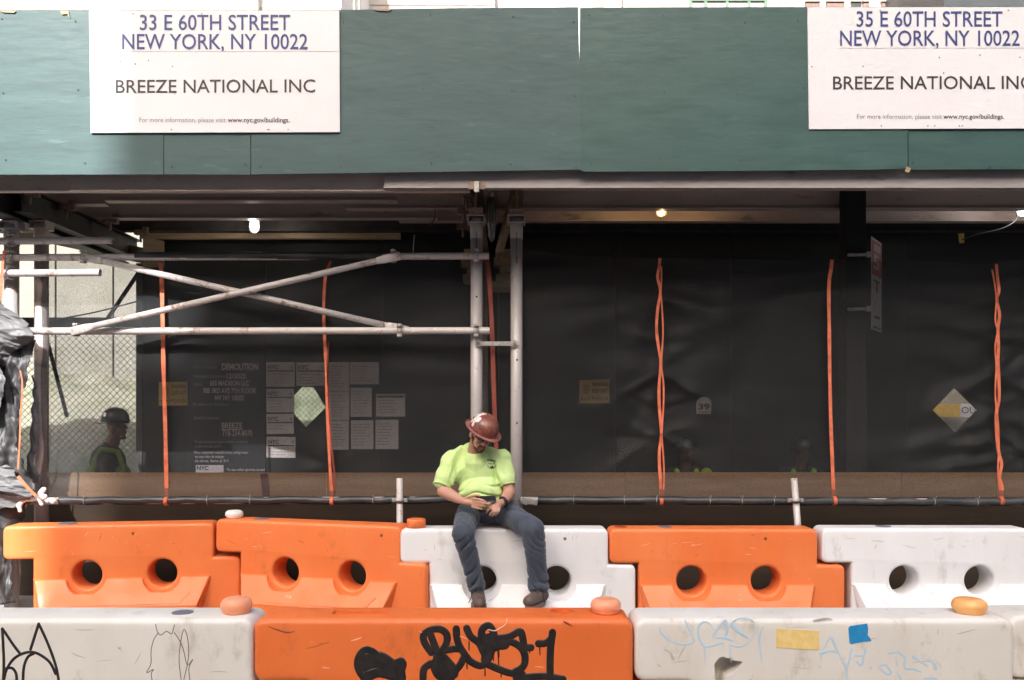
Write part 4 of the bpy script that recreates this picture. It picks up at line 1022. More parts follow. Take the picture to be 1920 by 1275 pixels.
ribbon('strap', [(1560, 487), (1558, 505), (1554, 540), (1555, 640), (1556, 720), (1558, 800), (1561, 880), (1564, 948)], 7.5, YS, M['strap'], n3)
ribbon('strap', [(1868, 495), (1870, 520), (1873, 545), (1869, 562, .5), (1874, 590), (1871, 616, .6), (1872, 650), (1871, 680), (1873, 715), (1873, 750), (1868, 775), (1869, 820), (1873, 850), (1878, 870), (1874, 895), (1879, 915), (1876, 945)], 6.5, YS, M['strap'], n4)
ribbon('strap', [(1860, 505), (1866, 540), (1868, 565, .6), (1866, 600), (1870, 620, .5), (1866, 650), (1868, 690), (1866, 740), (1871, 790), (1873, 840), (1871, 880), (1873, 905), (1875, 940)], 3.6, YS - .005, M['strap'], n3)
for px, y in ((312.5, 942), (1239.5, 944), (1564, 948), (1876, 943), (623, 941)):
    bm = bmesh.new(); c = P(px, 939.5, YL); tube_bm(bm, c + Vector((-.016, 0, 0)), c + Vector((.016, 0, 0)), .0385, n=18); link('strap_loop', bm_me(bm), M['strap'], n1 if px < 700 else n3)
# bright green cutting marks: tie wires on the rails
for px in (160, 390, 470, 700, 1075, 1170, 1230, 1330, 1390, 1450, 1750, 1830):
    bm = bmesh.new(); yy = 939.5 - 2.5 * px / 885 if px < 890 else 937.7 + 4.3 * (px - 976) / 1024
    c = P(px, yy, YL); tube_bm(bm, c + Vector((-.003, 0, 0)), c + Vector((.003, 0, 0)), .0375, n=14); tube_bm(bm, c + Vector((0, -.036, .02)), c + Vector((.006, -.045, .05)), .003, n=6); link('cable_tie', bm_me(bm), M['clamp'], SH)

# ------------------------------------------------------------------ crumpled sheeting bunched on the left posts
def crease(seed, amp):
    def f(c, n):
        q = Vector((c.x * 6 + .9 * c.z, c.y * 6, c.z * 4 + seed))
        return amp * (noise.noise(q) + .5 * noise.noise(q * 2.1) + .7 * (.5 - abs(noise.noise(q * 1.5 + Vector((3, 1, seed))))))
    return f
def drape(name, xl, xr, y0, y1, Y, mat, label, cat, seed, amp=.06, fa=(5, 2), ang=.5, bulge=.08, nx=60, ny=80, cell=1.0):
    """crumpled hanging sheet: sharp ridges along a slanting fold direction, uneven outline"""
    vs = []; fs = []
    for j in range(ny + 1):
        v = j / ny; y = y0 + (y1 - y0) * v
        a = lerp_tab(xl, y) + 5 * noise.noise((y * .05, seed, 0)); b = lerp_tab(xr, y) + 6 * noise.noise((y * .07, seed, 5)) + 2.5 * noise.noise((y * .25, seed, 9))
        for i in range(nx + 1):
            u = i / nx; x = a + (b - a) * u; p = P(x, y + 6 * noise.noise((x * .06, seed, 3)) * (1 if j in (0, ny) else .4), Y)
            q = Vector(((p.x * math.cos(ang) + p.z * math.sin(ang)) * fa[0], (p.z * math.cos(ang) - p.x * math.sin(ang)) * fa[1], seed))
            q += Vector((.35 * noise.noise(q * .9 + Vector((7, 1, 0))), .35 * noise.noise(q * .8), 0))
            d = (1 - 2.2 * abs(noise.noise(q))) + .5 * (1 - 2.2 * abs(noise.noise(q * 2.3 + Vector((1, 5, 2))))) + .22 * (1 - 2 * abs(noise.noise(q * 5.1)))
            p.y -= amp * d + bulge * math.sin(math.pi * u) * .6 + bulge * math.sin(math.pi * min(1, v * 1.2)) * .5
            p.x += amp * .35 * noise.noise(q * 1.7 + Vector((4, 4, 4)))
            vs.append(p)
    for j in range(ny):
        for i in range(nx):
            k = j * (nx + 1) + i; fs.append((k, k + 1, k + nx + 2, k + nx + 1))
    o = link(name, modded(pyd(vs, fs), [('SOLIDIFY', dict(thickness=.004))]), mat, None, smooth=True); tag(o, label, cat); return o
drape('bunched_netting', [(640, -40), (1140, -40)], [(640, 74), (690, 64), (760, 50), (830, 46), (880, 60), (920, 78), (955, 62), (980, 36), (1060, 26), (1140, 34)], 640, 1128, 7.10, M['tarp_dark'], 'bunched black netting gathered round the left post below the grey tarp', 'netting', 4.1, .05, (7, 1.6), .12, .10, ny=130)
drape('crumpled_tarp', [(560, -50), (700, -50)], [(570, 12), (590, 34), (610, 66), (632, 79), (648, 60), (662, 30), (690, 16)], 566, 690, 7.03, M['tarp'], 'crumpled pale grey tarp bunched over the rail at the left edge', 'sheeting', 1.3, .045, (3.2, 9), -.5, .12)
drape('crumpled_tarp', [(600, -50), (860, -50)], [(600, 0), (660, 10), (715, 26), (745, 16), (790, -2), (835, -14)], 650, 835, 6.98, M['tarp'], 'pale grey sheeting hanging in front of the bunched black netting', 'sheeting', 9.2, .05, (6, 2.2), .5, .08)
drape('crumpled_tarp', [(870, -50), (960, -50)], [(872, 20), (890, 44), (912, 66), (930, 72), (948, 40)], 872, 950, 6.98, M['tarp'], 'small heap of grey sheeting just above the leftmost orange barrier', 'sheeting', 7.7, .04, (3, 9), -.25, .10)
drape('crumpled_tarp', [(700, 64), (740, 64), (900, 52)], [(700, 66), (740, 71), (800, 78), (830, 74), (860, 62), (905, 78)], 705, 905, 7.25, M['tarp'], 'thin strip of pale sheeting hanging beside the left post', 'sheeting', 2.7, .012, (9, 3), .1, .02, nx=16)
ribbon('lashing_strap', [(8, 470), (4, 510), (2, 545), (-2, 575)], 6, 7.0, M['strap'], SH)
ls = ribbon('lashing_strap', [(38, 695), (42, 720), (39, 780), (37, 830), (34, 880)], 3.2, 6.93, M['strap'], SH); ribbon('lashing_strap', [(34, 893), (50, 912), (68, 930)], 7, 6.83, M['strap'], SH)
blob('cloth_knot', chain([(36, 948), (44, 938), (62, 936), (84, 932)], 6.97, .022) + chain([(78, 945), (72, 930), (82, 918)], 6.97, .02) + chain([(36, 940), (38, 958)], 6.97, .013), .008, 2, M['capwhite'], None, crease(5.5, .008), label='white knotted rag at the left end of the low rail', cat='rag')

# ------------------------------------------------------------------ address signs on the hoarding
def sign(label, x0, x1, ytop, ybot, line1, xs1, xs2, xs3, xs4, dyl):
    YS_ = YB - .016
    e = empty('address_sign', P((x0 + x1) / 2, ybot, YS_), label, 'sign')
    poly_px('panel', [(x0, ytop), (x1, ytop + dyl), (x1 + 1, ybot - 1.5), (x0 + 3, ybot)], YS_, M['signwhite'], e, .010)
    y = YS_ - .0025; o = ytop - 20
    text('lettering', line1, *xs1, 56 + o, 28, y, M['ink_blue'], e, .008, words=True); text('lettering', 'NEW YORK, NY 10022', *xs2, 92 + o, 28, y, M['ink_blue'], e, .008, words=True)
    text('lettering', 'BREEZE NATIONAL INC', *xs3, 174 + o, 24, y, M['ink_dark'], e, .006, dy=1, words=True)
    text('lettering', 'For more information, please visit', xs4[0], xs4[1], 229 + o, 8.5, y, M['ink_grey'], e); text('lettering', 'www.nyc.gov/buildings.', xs4[2], xs4[3], 229 + o, 8.5, y, M['ink_dark'], e, .012)
    poly_px('fold_line', [(x0 + 60, 96.0 + o), (x1 - 2, 95.8 + o), (x1 - 2, 96.4 + o), (x0 + 60, 96.5 + o)], y, M['fold'], e, .001)
    rnd = random.Random(x0)
    for k in range(14):
        sx = x0 + 8 + (x1 - x0 - 16) * rnd.random(); sy = rnd.choice((ytop + 6, ytop + 90 + 40 * rnd.random(), ybot - 6))
        bm = bmesh.new(); c = P(sx, sy, YS_); tube_bm(bm, c + Vector((0, -.004, 0)), c + Vector((0, .001, 0)), .0045, n=8); link('screw', bm_me(bm), M['rust'], e)
sign('white address sign reading 33 E 60th Street, left on the hoarding', 167, 636, 20, 249, '33 E 60TH STREET', (262, 544), (229, 577), (217, 591), (261, 423, 427, 543), -.5)
sign('white address sign reading 35 E 60th Street, right on the hoarding', 1514, 1984, 13.5, 242, '35 E 60TH STREET', (1606, 1880), (1575, 1912), (1562, 1936), (1607, 1766, 1769, 1883), -.3)

# ------------------------------------------------------------------ lamps under the shed
M['lampglass_warm'] = pmat('lit_warm_lamp_glass', (.9, .7, .4), rough=.3, emit=(1, .62, .22), estr=2.2)
M['lampglass_white'] = pmat('lit_white_lamp_glass', (.9, .9, .9), rough=.3, emit=(1, .95, .86), estr=3)
M['lampglass_off'] = pmat('unlit_lamp_glass', (.16, .15, .15), (.22, .21, .2), 20, rough=.15, spec=.8)
def lamp(label, px, py, Y, glass, watts, col, long=1.0):
    c = P(px, py, Y); e = empty('work_lamp', c, label, 'lamp')
    bm = bmesh.new(); tube_bm(bm, c + Vector((0, 0, .06 * long)), c + Vector((0, 0, .115 * long)), .05, .045, n=18)
    link('base', bm_me(bm), M['clamp'], e)
    box('bracket', (c.x - .02, c.y - .02, c.z + .115 * long), (c.x + .02, c.y + .02, 3.66), M['steel_dark'], e)
    bm = bmesh.new(); lathe_bm(bm, [(.036, .058), (.040, .02), (.038, -.03), (.028, -.055 * long), (.01, -.064 * long)], 20, Matrix.Translation(c) @ Matrix.Scale(long, 4, (0, 0, 1)))
    link('globe', bm_me(bm), glass, e)
    bm = bmesh.new()
    for k in range(6):
        t = k * math.pi / 3; d = Vector((math.cos(t), math.sin(t), 0)) * .05
        tube_bm(bm, c + d + Vector((0, 0, .065 * long)), c + d * .95 + Vector((0, 0, -.045 * long)), .0035, n=6); tube_bm(bm, c + d * .95 + Vector((0, 0, -.045 * long)), c + Vector((0, 0, -.078 * long)), .0035, n=6)
    o = link('cage', bm_me(bm), M['clamp'], e)
    if watts:
        l = bpy.data.lights.new('lamp_light', 'POINT'); l.energy = watts; l.color = col; l.shadow_soft_size = .03
        lo = bpy.data.objects.new('lamp_light', l); COL.objects.link(lo); lo.parent = e; lo.location = (0, -.07, -.01)
    return e
lamp('caged work lamp glowing warm yellow right of the posts', 1240, 393, 7.95, M['lampglass_warm'], 3.0, (1, .66, .3))
lamp('caged work lamp glowing white above the left braces', 477, 424, 8.5, M['lampglass_white'], 3.0, (1, .9, .72))
lamp('caged work lamp glowing white at the right edge', 1917, 393, 8.0, M['lampglass_white'], 3.0, (1, .95, .85))
lamp('unlit long grey jar lamp hanging between the two posts', 922, 398, 7.35, M['lampglass_off'], 0, None, 2.0)
lamp('caged work lamp at the far left edge under the beams', 3, 398, 7.15, M['lampglass_white'], 0, None)
# yellow tag hanging from the cable, parking sign on the timber column
o = poly_px('cable_tag', [(1797, 438), (1808, 437), (1808, 455), (1799, 456)], 7.9, M['warn'], th=.004); tag(o, 'small yellow tag hanging from the cable at the right', 'tag')
PS = empty('parking_sign', (3.19, 7.6, 2.4), 'narrow red and white parking sign bracketed to the timber column', 'sign')
sa = P(1633, 443, 7.6); sb = P(1633, 617, 7.6); ux = Vector((.23, .32, 0)); uz = sb - sa
def splate(name, u0, u1, v0, v1, mat, off=.0, th=.004):
    nrm = Vector((.32, -.23, 0)).normalized(); bm = bmesh.new(); q = []
    for (u, v) in ((u0, v0), (u1, v0), (u1, v1), (u0, v1)): q.append(sa + ux * u + uz * v + nrm * off)
    f = [bm.verts.new(p + nrm * th) for p in q]; b = [bm.verts.new(p) for p in q]
    bm.faces.new(f); bm.faces.new(b[::-1])
    for i in range(4): bm.faces.new((f[i], f[(i + 1) % 4], b[(i + 1) % 4], b[i]))
    return link(name, bm_me(bm), mat, PS)
M['signdull'] = pmat('dull_sign_face', (.34, .30, .285), rough=.6)
M['signred'] = pmat('red_sign_paint', (.34, .035, .03), (.28, .03, .025), 9, rough=.5)
splate('plate', 0, 1, 0, 1, M['signdull']); splate('red_field', .06, .94, .03, .40, M['signred'], .005, .002); splate('white_block', .2, .82, .06, .14, M['signdull'], .008, .001)
for v0, v1, u0, u1, m in ((.17, .20, .2, .7, 'signdull'), (.20, .24, .2, .4, 'signdull'), (.24, .26, .2, .7, 'signdull'), (.26, .31, .5, .7, 'signdull'), (.30, .33, .2, .7, 'signdull'), (.45, .47, .2, .75, 'paper_ink'), (.47, .58, .42, .55, 'paper_ink'), (.62, .64, .15, .8, 'paper_faint'), (.68, .70, .15, .7, 'paper_faint'), (.84, .87, .25, .75, 'paper_ink'), (.96, .98, .1, .9, 'paper_ink')):
    splate('print', u0, u1, v0, v1, M[m], .008, .001)
for y in (478, 580):
    a = P(1590, y, 7.57); b = P(1634, y - 1, 7.58); tube('bracket', a, b, .016, M['clamp'], PS, n=10); c = P(1629, y - 1, 7.57); bm = bmesh.new(); box_bm(bm, c, (.05, .03, .05), bev=.004); link('bracket_clip', bm_me(bm), M['clamp'], PS)

# ------------------------------------------------------------------ people
M['skin'] = pmat('tanned_skin', (.50, .26, .175), (.56, .30, .21), 14, rough=.5, bump=.1, bscale=60, sss=.15)
M['hair'] = pmat('ginger_brown_beard', (.115, .045, .018), (.17, .07, .03), 60, rough=.7, bump=.8, bscale=220)
M['lip'] = pmat('lip', (.36, .14, .10), rough=.5)
M['lime'] = pmat('lime_tshirt_cotton', (.62, .80, .33), (.57, .75, .27), 9, rough=.85, bump=.1, bscale=90, sheen=.2)
M['denim'] = pmat('slate_blue_work_trousers', (.043, .054, .078), (.06, .072, .098), 6, rough=.85, bump=.25, bscale=160, spots=((.11, .12, .14), 4, .58, .8), sheen=.2)
M['boot'] = pmat('brown_scuffed_leather', (.085, .055, .042), (.14, .10, .08), 12, rough=.65, bump=.3, bscale=60, spots=((.26, .2, .16), 10, .6, .75))
M['sole'] = pmat('pale_rubber_sole', (.20, .165, .14), rough=.8)
M['lace'] = pmat('dark_bootlace', (.02, .018, .016), rough=.8)
M['helmet'] = pmat('maroon_scuffed_hard_hat', (.17, .05, .034), (.24, .085, .055), 8, rough=.35, coat=.3, spots=((.40, .22, .16), 12, .56, .68), rvar=.12, more=[((.06, .02, .018), 6, .6, .75)])
M['brim'] = pmat('pinkish_hard_hat_brim', (.36, .14, .12), (.30, .11, .09), 12, rough=.35, coat=.3)
M['sticker'] = pmat('pale_helmet_sticker', (.78, .72, .66), (.66, .58, .5), 40, rough=.45)
M['lens'] = pmat('dark_glasses_lens', (.012, .015, .014), rough=.12, spec=.8)
M['black_rubber'] = pmat('black_watch_rubber', (.014, .014, .016), rough=.4)
M['phone'] = pmat('black_phone', (.015, .017, .02), rough=.15, spec=.7)
M['phone_case'] = pmat('grey_phone_case', (.09, .11, .13), rough=.4)

PE = empty('person', P(905, 985, 6.60), 'seated man in lime shirt and maroon hard hat looking down at a phone', 'person')
def Q(x, y, Y): return P(x, y, Y)
# trousers
hipL, hipR = Q(880, 959, 6.72), Q(942, 957, 6.72)
knL, knR = Q(868, 1000, 6.31), Q(1000, 992, 6.31)
anL, anR = Q(893, 1094, 6.43), Q(1009, 1093, 6.41)
def dpant(c, n):
    # fabric folds: gathered behind the knees and bunched over the boots
    f = .007 * noise.noise(Vector((c.x * 13, c.y * 9, c.z * 6)))
    for k, (s, kn) in enumerate(((anL, knL), (anR, knR))):
        h = c.z - s.z; u = h / (kn.z - s.z)
        if -.2 < u < 1.05 and abs(c.x - (s.x + u * (kn.x - s.x))) < .13:
            w = 1.0 * math.exp(-((u - .06) / .16) ** 2) + .5 * math.exp(-((u - .80) / .14) ** 2) + .10
            sg = 1 if k else -1
            q = h * 44 + c.x * 38 * sg + 3.2 * noise.noise(c * 6 + Vector((k * 4, 0, 0)))
            f += .024 * w * (.35 - math.exp(-(math.sin(q) / .4) ** 2)) * (.5 + .8 * noise.noise(Vector((c.x * 9, c.y * 9, c.z * 5 + k))) + .3)
    if c.z > .80:
        q = c.x * 26 + c.y * 30 + 3 * noise.noise(c * 6)
        f += .009 * (abs(math.sin(q)) - .6) * (1 - min(1, abs(c.y - 6.50) / .25) * .4)
    return f
blob('trousers', [('c', hipL, .100, knL, .084), ('c', hipR, .100, knR, .084), ('c', knL, .080, anL, .066), ('c', knR, .084, anR, .074), ('c', anL, .066, anL + Vector((0, -.008, -.02)), .068), ('c', anR, .074, anR + Vector((0, -.008, -.02)), .078),
     ('e', Q(911, 957, 6.73), (.185, .125, .105)), ('c', hipL, .085, hipR, .085)], .0075, 4, M['denim'], PE, dpant)
# T-shirt
def dshirt(c, n):
    f = .004 * noise.noise(c * 9)
    cc = Vector((c.x + .24, 0, c.z - 1.08))
    if c.y < 6.74 and -.48 < c.x < .02:
        # arching folds over the belly, slack pulled from the armpits to the waist
        h = c.z + .28 * (c.x + .24) ** 2 * 3 - .10 * (c.x + .24)
        w = math.exp(-((c.z - 1.09) / .085) ** 2)
        f += .004 - .026 * w * math.exp(-(math.sin(h * 40 + 2.6 * noise.noise(Vector((c.x * 5, c.z * 4, 2)))) / .34) ** 2) * max(0, .7 + 1.1 * noise.noise(Vector((c.x * 7, c.z * 11, 5))))
        d = (c.x + .43) * .8 - (c.z - 1.22) * .5
        f += .02 * (.6 - abs(math.sin(d * 30 + noise.noise(c * 8) * 1.4))) * math.exp(-((c.x + .42) / .09) ** 2)
        d = (c.x + .07) * .9 + (c.z - 1.22) * .5
        f += .02 * (.6 - abs(math.sin(d * 30 + noise.noise(c * 8) * 1.4))) * math.exp(-((c.x + .07) / .08) ** 2)
    else: f += .004 * math.sin(c.z * 60 + c.x * 20)
    return f
shL, shR = Q(846, 862, 6.71), Q(940, 862, 6.71)
slL, slR = Q(832, 900, 6.64), Q(949, 898, 6.66)
SHIRT = blob('shirt', [('e', Q(893, 882, 6.73), (.195, .125, .165)), ('e', Q(902, 920, 6.69), (.178, .145, .13)), ('e', Q(904, 940, 6.70), (.185, .14, .075)), ('c', Q(884, 846, 6.72), .068, Q(892, 868, 6.71), .12),
     ('c', Q(868, 851, 6.73), .058, shL, .076), ('c', Q(905, 849, 6.73), .058, shR, .074), ('c', shL, .074, slL, .080), ('c', shR, .070, slR, .074)], .0062, 3, M['lime'], PE, dshirt)
# collar band, hems
def ring(name, c, ax, r, tr, mat, parent, sx=1.0):
    ax = Vector(ax).normalized(); a = ax.orthogonal().normalized(); b = ax.cross(a); pts = []
    for i in range(25):
        t = 2 * math.pi * i / 24; pts.append(Vector(c) + (a * math.cos(t) + b * math.sin(t) * sx) * r)
    return wire(name, pts, tr, mat, parent, smooth=False)
ring('collar', Q(887, 846, 6.695), (.05, -.55, .85), .068, .008, M['lime'], SHIRT)
for s, e_, r in ((shL, slL, .080), (shR, slR, .071)):
    d = (e_ - s).normalized(); ring('sleeve_hem', e_ + d * .050, d, r * .86, .006, M['lime'], SHIRT)
# body: neck, head, arms and hands in one skin
HC = Q(903, 816, 6.56)
R3 = Matrix.Rotation(math.radians(20), 3, 'Z') @ Matrix.Rotation(math.radians(27), 3, 'X') @ Matrix.Rotation(math.radians(15), 3, 'Y')
def H(x, y, z): return HC + R3 @ Vector((x, y, z))
elL, elR = Q(832, 921, 6.60), Q(955, 924, 6.63)
wrL, wrR = Q(864, 938, 6.47), Q(943, 942, 6.49)
body = [('c', slL, .050, elL, .050), ('c', elL, .052, elL.lerp(wrL, .4), .047), ('c', elL.lerp(wrL, .4), .047, wrL, .031),
        ('c', slR, .048, elR, .047), ('c', elR, .048, elR.lerp(wrR, .5), .043), ('c', elR.lerp(wrR, .5), .043, wrR, .031),
        ('c', Q(886, 858, 6.71), .06, H(0, .03, -.06), .056),
        ('e', H(0, .012, .025), (.077, .097, .09), R3), ('e', H(0, -.03, -.055), (.057, .062, .058), R3), ('e', H(0, -.062, -.092), (.03, .026, .024), R3),
        ('e', H(.034, -.058, -.03), (.026, .024, .026), R3), ('e', H(-.034, -.058, -.03), (.026, .024, .026), R3), ('c', H(0, -.088, .012), .010, H(0, -.108, -.026), .0135), ('e', H(0, -.10, -.03), (.019, .013, .011), R3),
        ('e', H(.0, -.078, .028), (.055, .02, .012), R3), ('e', H(0, -.082, -.058), (.024, .012, .010), R3), ('e', H(.079, .012, -.012), (.012, .024, .034), R3), ('e', H(-.079, .012, -.012), (.012, .024, .034), R3)]
# left-of-photo hand: palm up under the phone, fingers wrapping to the right
def finger(a, pts, r):
    out = []; p = a
    for q in pts: out.append(('c', p, r, q, r * .93)); p = q; r *= .93
    return out
hand = [('e', Q(880, 942, 6.43), (.050, .030, .030)), ('c', wrL, .031, Q(874, 941, 6.44), .030)]
hand += finger(Q(889, 935.5, 6.40), [Q(898, 936, 6.365), Q(906, 938.5, 6.36), Q(911, 941, 6.375)], .0105)
hand += finger(Q(890, 941, 6.40), [Q(900, 942.5, 6.365), Q(909, 944, 6.36), Q(915, 945, 6.38)], .0105)
hand += finger(Q(889, 946, 6.40), [Q(899, 948, 6.37), Q(907, 949, 6.365), Q(913, 949.5, 6.385)], .0100)
hand += finger(Q(886, 950, 6.41), [Q(895, 953, 6.38), Q(902, 954, 6.375), Q(907, 954, 6.39)], .0090)
hand += finger(Q(874, 934, 6.43), [Q(884, 930, 6.41), Q(893, 928.5, 6.41), Q(899, 929.5, 6.415)], .0115)
# right-of-photo hand: back towards the street, fingers hanging over the crotch
hand += [('e', Q(932, 946, 6.44), (.038, .030, .040)), ('c', wrR, .031, Q(938, 944, 6.46), .030)]
hand += finger(Q(925, 949, 6.415), [Q(919, 953, 6.395), Q(914, 958, 6.40), Q(912, 962, 6.415)], .0102)
hand += finger(Q(928, 952, 6.41), [Q(924, 958, 6.39), Q(920, 963, 6.40), Q(918, 966, 6.42)], .0105)
hand += finger(Q(932, 954, 6.41), [Q(929, 960, 6.39), Q(926, 965, 6.40), Q(923, 968, 6.42)], .0102)
hand += finger(Q(937, 953, 6.42), [Q(935, 959, 6.40), Q(932, 964, 6.405), Q(929, 966, 6.425)], .0090)
hand += finger(Q(925, 942, 6.43), [Q(919, 943, 6.40), Q(915, 947, 6.39), Q(912, 951, 6.395)], .0108)
BODY_ = blob('body', body + hand, .0052, 3, M['skin'], PE, seg=12)
# beard, moustache, mouth
blob('beard', [('e', H(0, -.060, -.096), (.036, .033, .026), R3), ('c', H(-.048, -.02, -.062), .017, H(-.026, -.058, -.088), .018), ('c', H(.048, -.02, -.062), .017, H(.026, -.058, -.088), .018),
     ('c', H(-.024, -.084, -.054), .0075, H(0, -.093, -.047), .0085), ('c', H(.024, -.084, -.054), .0075, H(0, -.093, -.047), .0085), ('c', H(-.026, -.084, -.056), .008, H(-.022, -.077, -.085), .009), ('c', H(.026, -.084, -.056), .008, H(.022, -.077, -.085), .009),
     ('c', H(-.064, .0, -.03), .012, H(-.050, -.02, -.062), .014), ('c', H(.064, 0, -.03), .012, H(.05, -.02, -.062), .014)], .0045, 3, M['hair'], PE, lambda c, n: .002 * noise.noise(c * 130))
blob('mouth', [('c', H(-.014, -.0925, -.062), .0045, H(.014, -.0925, -.062), .0045)], .003, 1, M['lip'], PE)
blob('hair', [('e', H(0, .04, .0), (.076, .072, .05), R3), ('c', H(-.072, -.005, .012), .010, H(-.073, 0, -.012), .008), ('c', H(.072, -.005, .012), .010, H(.073, 0, -.012), .008)], .006, 2, M['hair'], PE, lambda c, n: .002 * noise.noise(c * 120))
# safety glasses
bm = bmesh.new()
for s in (-1, 1):
    top = []; bot = []
    for i in range(9):
        t = i / 8; a = (.008 + .060 * t) * s; y = -.104 + .050 * t * t
        top.append(bm.verts.new(H(a, y, .018 - .004 * t))); bot.append(bm.verts.new(H(a, y + .006, -.014 + .012 * t * t)))
    for i in range(8): bm.faces.new((top[i], top[i + 1], bot[i + 1], bot[i]) if s > 0 else (top[i + 1], top[i], bot[i], bot[i + 1]))
me = modded(bm_me(bm), [('SOLIDIFY', dict(thickness=.004))])
gl = link('glasses', me, M['lens'], PE, smooth=True)
for s in (-1, 1): wire('temple', [H(.066 * s, -.056, .014), H(.080 * s, -.02, .013), H(.083 * s, .03, .008)], .0032, M['lens'], gl)
wire('bridge', [H(-.012, -.101, .012), H(0, -.106, .013), H(.012, -.101, .012)], .003, M['lens'], gl)
# full-brim hard hat
def hatpt(t, rr, z): return H(rr * .112 * math.cos(t), .012 + rr * .132 * math.sin(t), z)
bm = bmesh.new(); rings = []
prof = [(1.0, .030), (1.0, .045), (.985, .07), (.94, .10), (.85, .125), (.70, .146), (.50, .160), (.28, .167), (.10, .169)]
N = 48
for rr, z in prof: rings.append([bm.verts.new(hatpt(2 * math.pi * i / N, rr, z)) for i in range(N)])
for a, b in zip(rings, rings[1:]):
    for i in range(N): bm.faces.new((a[i], a[(i + 1) % N], b[(i + 1) % N], b[i]))
bm.faces.new(rings[-1])
# raised crown ridges
me = bm_me(bm); hat = link('hard_hat', modded(me, [('SOLIDIFY', dict(thickness=.004, offset=-1))]), M['helmet'], PE, smooth=True)
for off in (-.03, 0, .03):
    pts = []
    for i in range(13):
        t = -1.15 + 2.3 * i / 12; zz = .040 + .130 * math.cos(t); yy = .012 + .128 * math.sin(t)
        pts.append(H(off, yy, zz - (.006 if off else 0)))
    wire('crown_ridge', pts, .0065, M['helmet'], hat)
bm = bmesh.new(); rings = []
for rr, dz in ((.97, .036), (1.06, .030), (1.18, .024), (1.27, .023), (1.31, .030), (1.32, .037)):
    ring_ = []
    for i in range(N):
        t = 2 * math.pi * i / N
        lift = .012 * abs(math.cos(t)) * (rr - .97) / .4; ring_.append(bm.verts.new(hatpt(t, rr, dz + lift)))
    rings.append(ring_)
for a, b in zip(rings, rings[1:]):
    for i in range(N): bm.faces.new((a[i], a[(i + 1) % N], b[(i + 1) % N], b[i]))
link('brim', modded(bm_me(bm), [('SOLIDIFY', dict(thickness=.004)), ('SUBSURF', dict(levels=1))]), M['brim'], hat, smooth=True)
hbvh = BVHTree.FromPolygons([v.co + ORG[PE.name] for v in hat.data.vertices], [p.vertices[:] for p in hat.data.polygons])
def stick(az, el, r, mat, par, bv, c0, n=8, sx=1.0):
    """thin sticker hugging a curved shell"""
    d0 = R3 @ Vector((math.cos(el) * math.cos(az), math.cos(el) * math.sin(az), math.sin(el))); a = d0.orthogonal().normalized(); b = d0.cross(a)
    vs = []; ok = True
    for k in range(n + 1):
        q = Vector((0, 0, 0)) if k == n else (a * math.cos(2 * math.pi * k / n) * sx + b * math.sin(2 * math.pi * k / n)) * r
        o_ = c0 + q + d0 * .5; hit = bv.ray_cast(o_, -d0)
        if hit[0] is None: return
        vs.append(hit[0] + d0 * .0018)
    me = pyd(vs, [(k, (k + 1) % n, n) for k in range(n)]); link('sticker', me, mat, par)
hc0 = H(0, .012, .05)
for az, el, r, sx in ((200, 40, .022, 1.2), (184, 34, .026, 1.3), (172, 52, .02, 1.2), (190, 12, .018, 1), (160, 68, .018, 1.4), (150, 40, .02, 1), (168, 18, .018, 1), (120, 45, .02, 1), (90, 40, .024, 1)):
    stick(math.radians(az), math.radians(el), r, M['sticker'], hat, hbvh, hc0, sx=sx)
# boots
def boot(name, an, heel, toe, side):
    d = (toe - heel).normalized(); lat = d.cross(Vector((0, 0, 1))).normalized()
    b = blob(name, [('c', an + Vector((0, 0, .02)), .050, heel + Vector((0, 0, .055)), .053), ('c', heel + Vector((0, 0, .05)), .050, heel.lerp(toe, .55) + Vector((0, 0, .052)), .050), ('c', heel.lerp(toe, .55) + Vector((0, 0, .048)), .052, toe - d * .045 + Vector((0, 0, .044)), .047)], .006, 3, M['boot'], PE,
             lambda c, n: .004 * noise.noise(c * 28))
    bm = bmesh.new(); outl = []
    for i in range(24):
        t = 2 * math.pi * i / 24; u = .5 + .5 * math.cos(t); w = .052 * math.sin(t) * (.82 + .30 * math.sin(math.pi * min(1, u * 1.0)))
        outl.append(heel - d * .035 + d * ((toe - heel).length + .040) * u + lat * w)
    lo = [bm.verts.new(p + Vector((0, 0, -.012))) for p in outl]; hi = [bm.verts.new(p + Vector((0, 0, .014))) for p in outl]
    bm.faces.new(lo[::-1]); bm.faces.new(hi)
    for i in range(24): bm.faces.new((lo[i], lo[(i + 1) % 24], hi[(i + 1) % 24], hi[i]))
    link('sole', bm_me(bm), M['sole'], b)
    tg = heel.lerp(toe, .22) + Vector((0, 0, .10)); bm = bmesh.new()
    box_bm(bm, tg + d * .02, (.048, .014, .10), d.to_track_quat('-Y', 'Z').to_matrix() @ Matrix.Rotation(math.radians(-22), 3, 'X'), bev=.005); link('tongue', bm_me(bm), M['lace'], b)
    for k in range(5):
        c = heel.lerp(toe, .26 + .085 * k) + Vector((0, 0, .128 - .014 * k)) + d * .012
        wire('lace', [c - lat * .03 - Vector((0, 0, .012)), c + Vector((0, 0, .004)), c + lat * .03 - Vector((0, 0, .012))], .0032, M['lace'], b)
    c = heel.lerp(toe, .30) + Vector((0, 0, .12)); wire('lace', [c, c + lat * side * .045 + Vector((0, 0, -.01)), c + lat * side * .055 + d * .02 + Vector((0, 0, -.06)), c + lat * side * .075 + d * .03 + Vector((0, 0, -.10))], .003, M['lace'], b)
    return b
boot('boot', anL, Q(896, 1129, 6.44), Q(900, 1145, 6.15), 1)
boot('boot', anR, Q(1016, 1129, 6.42), Q(988, 1141, 6.16), -1)
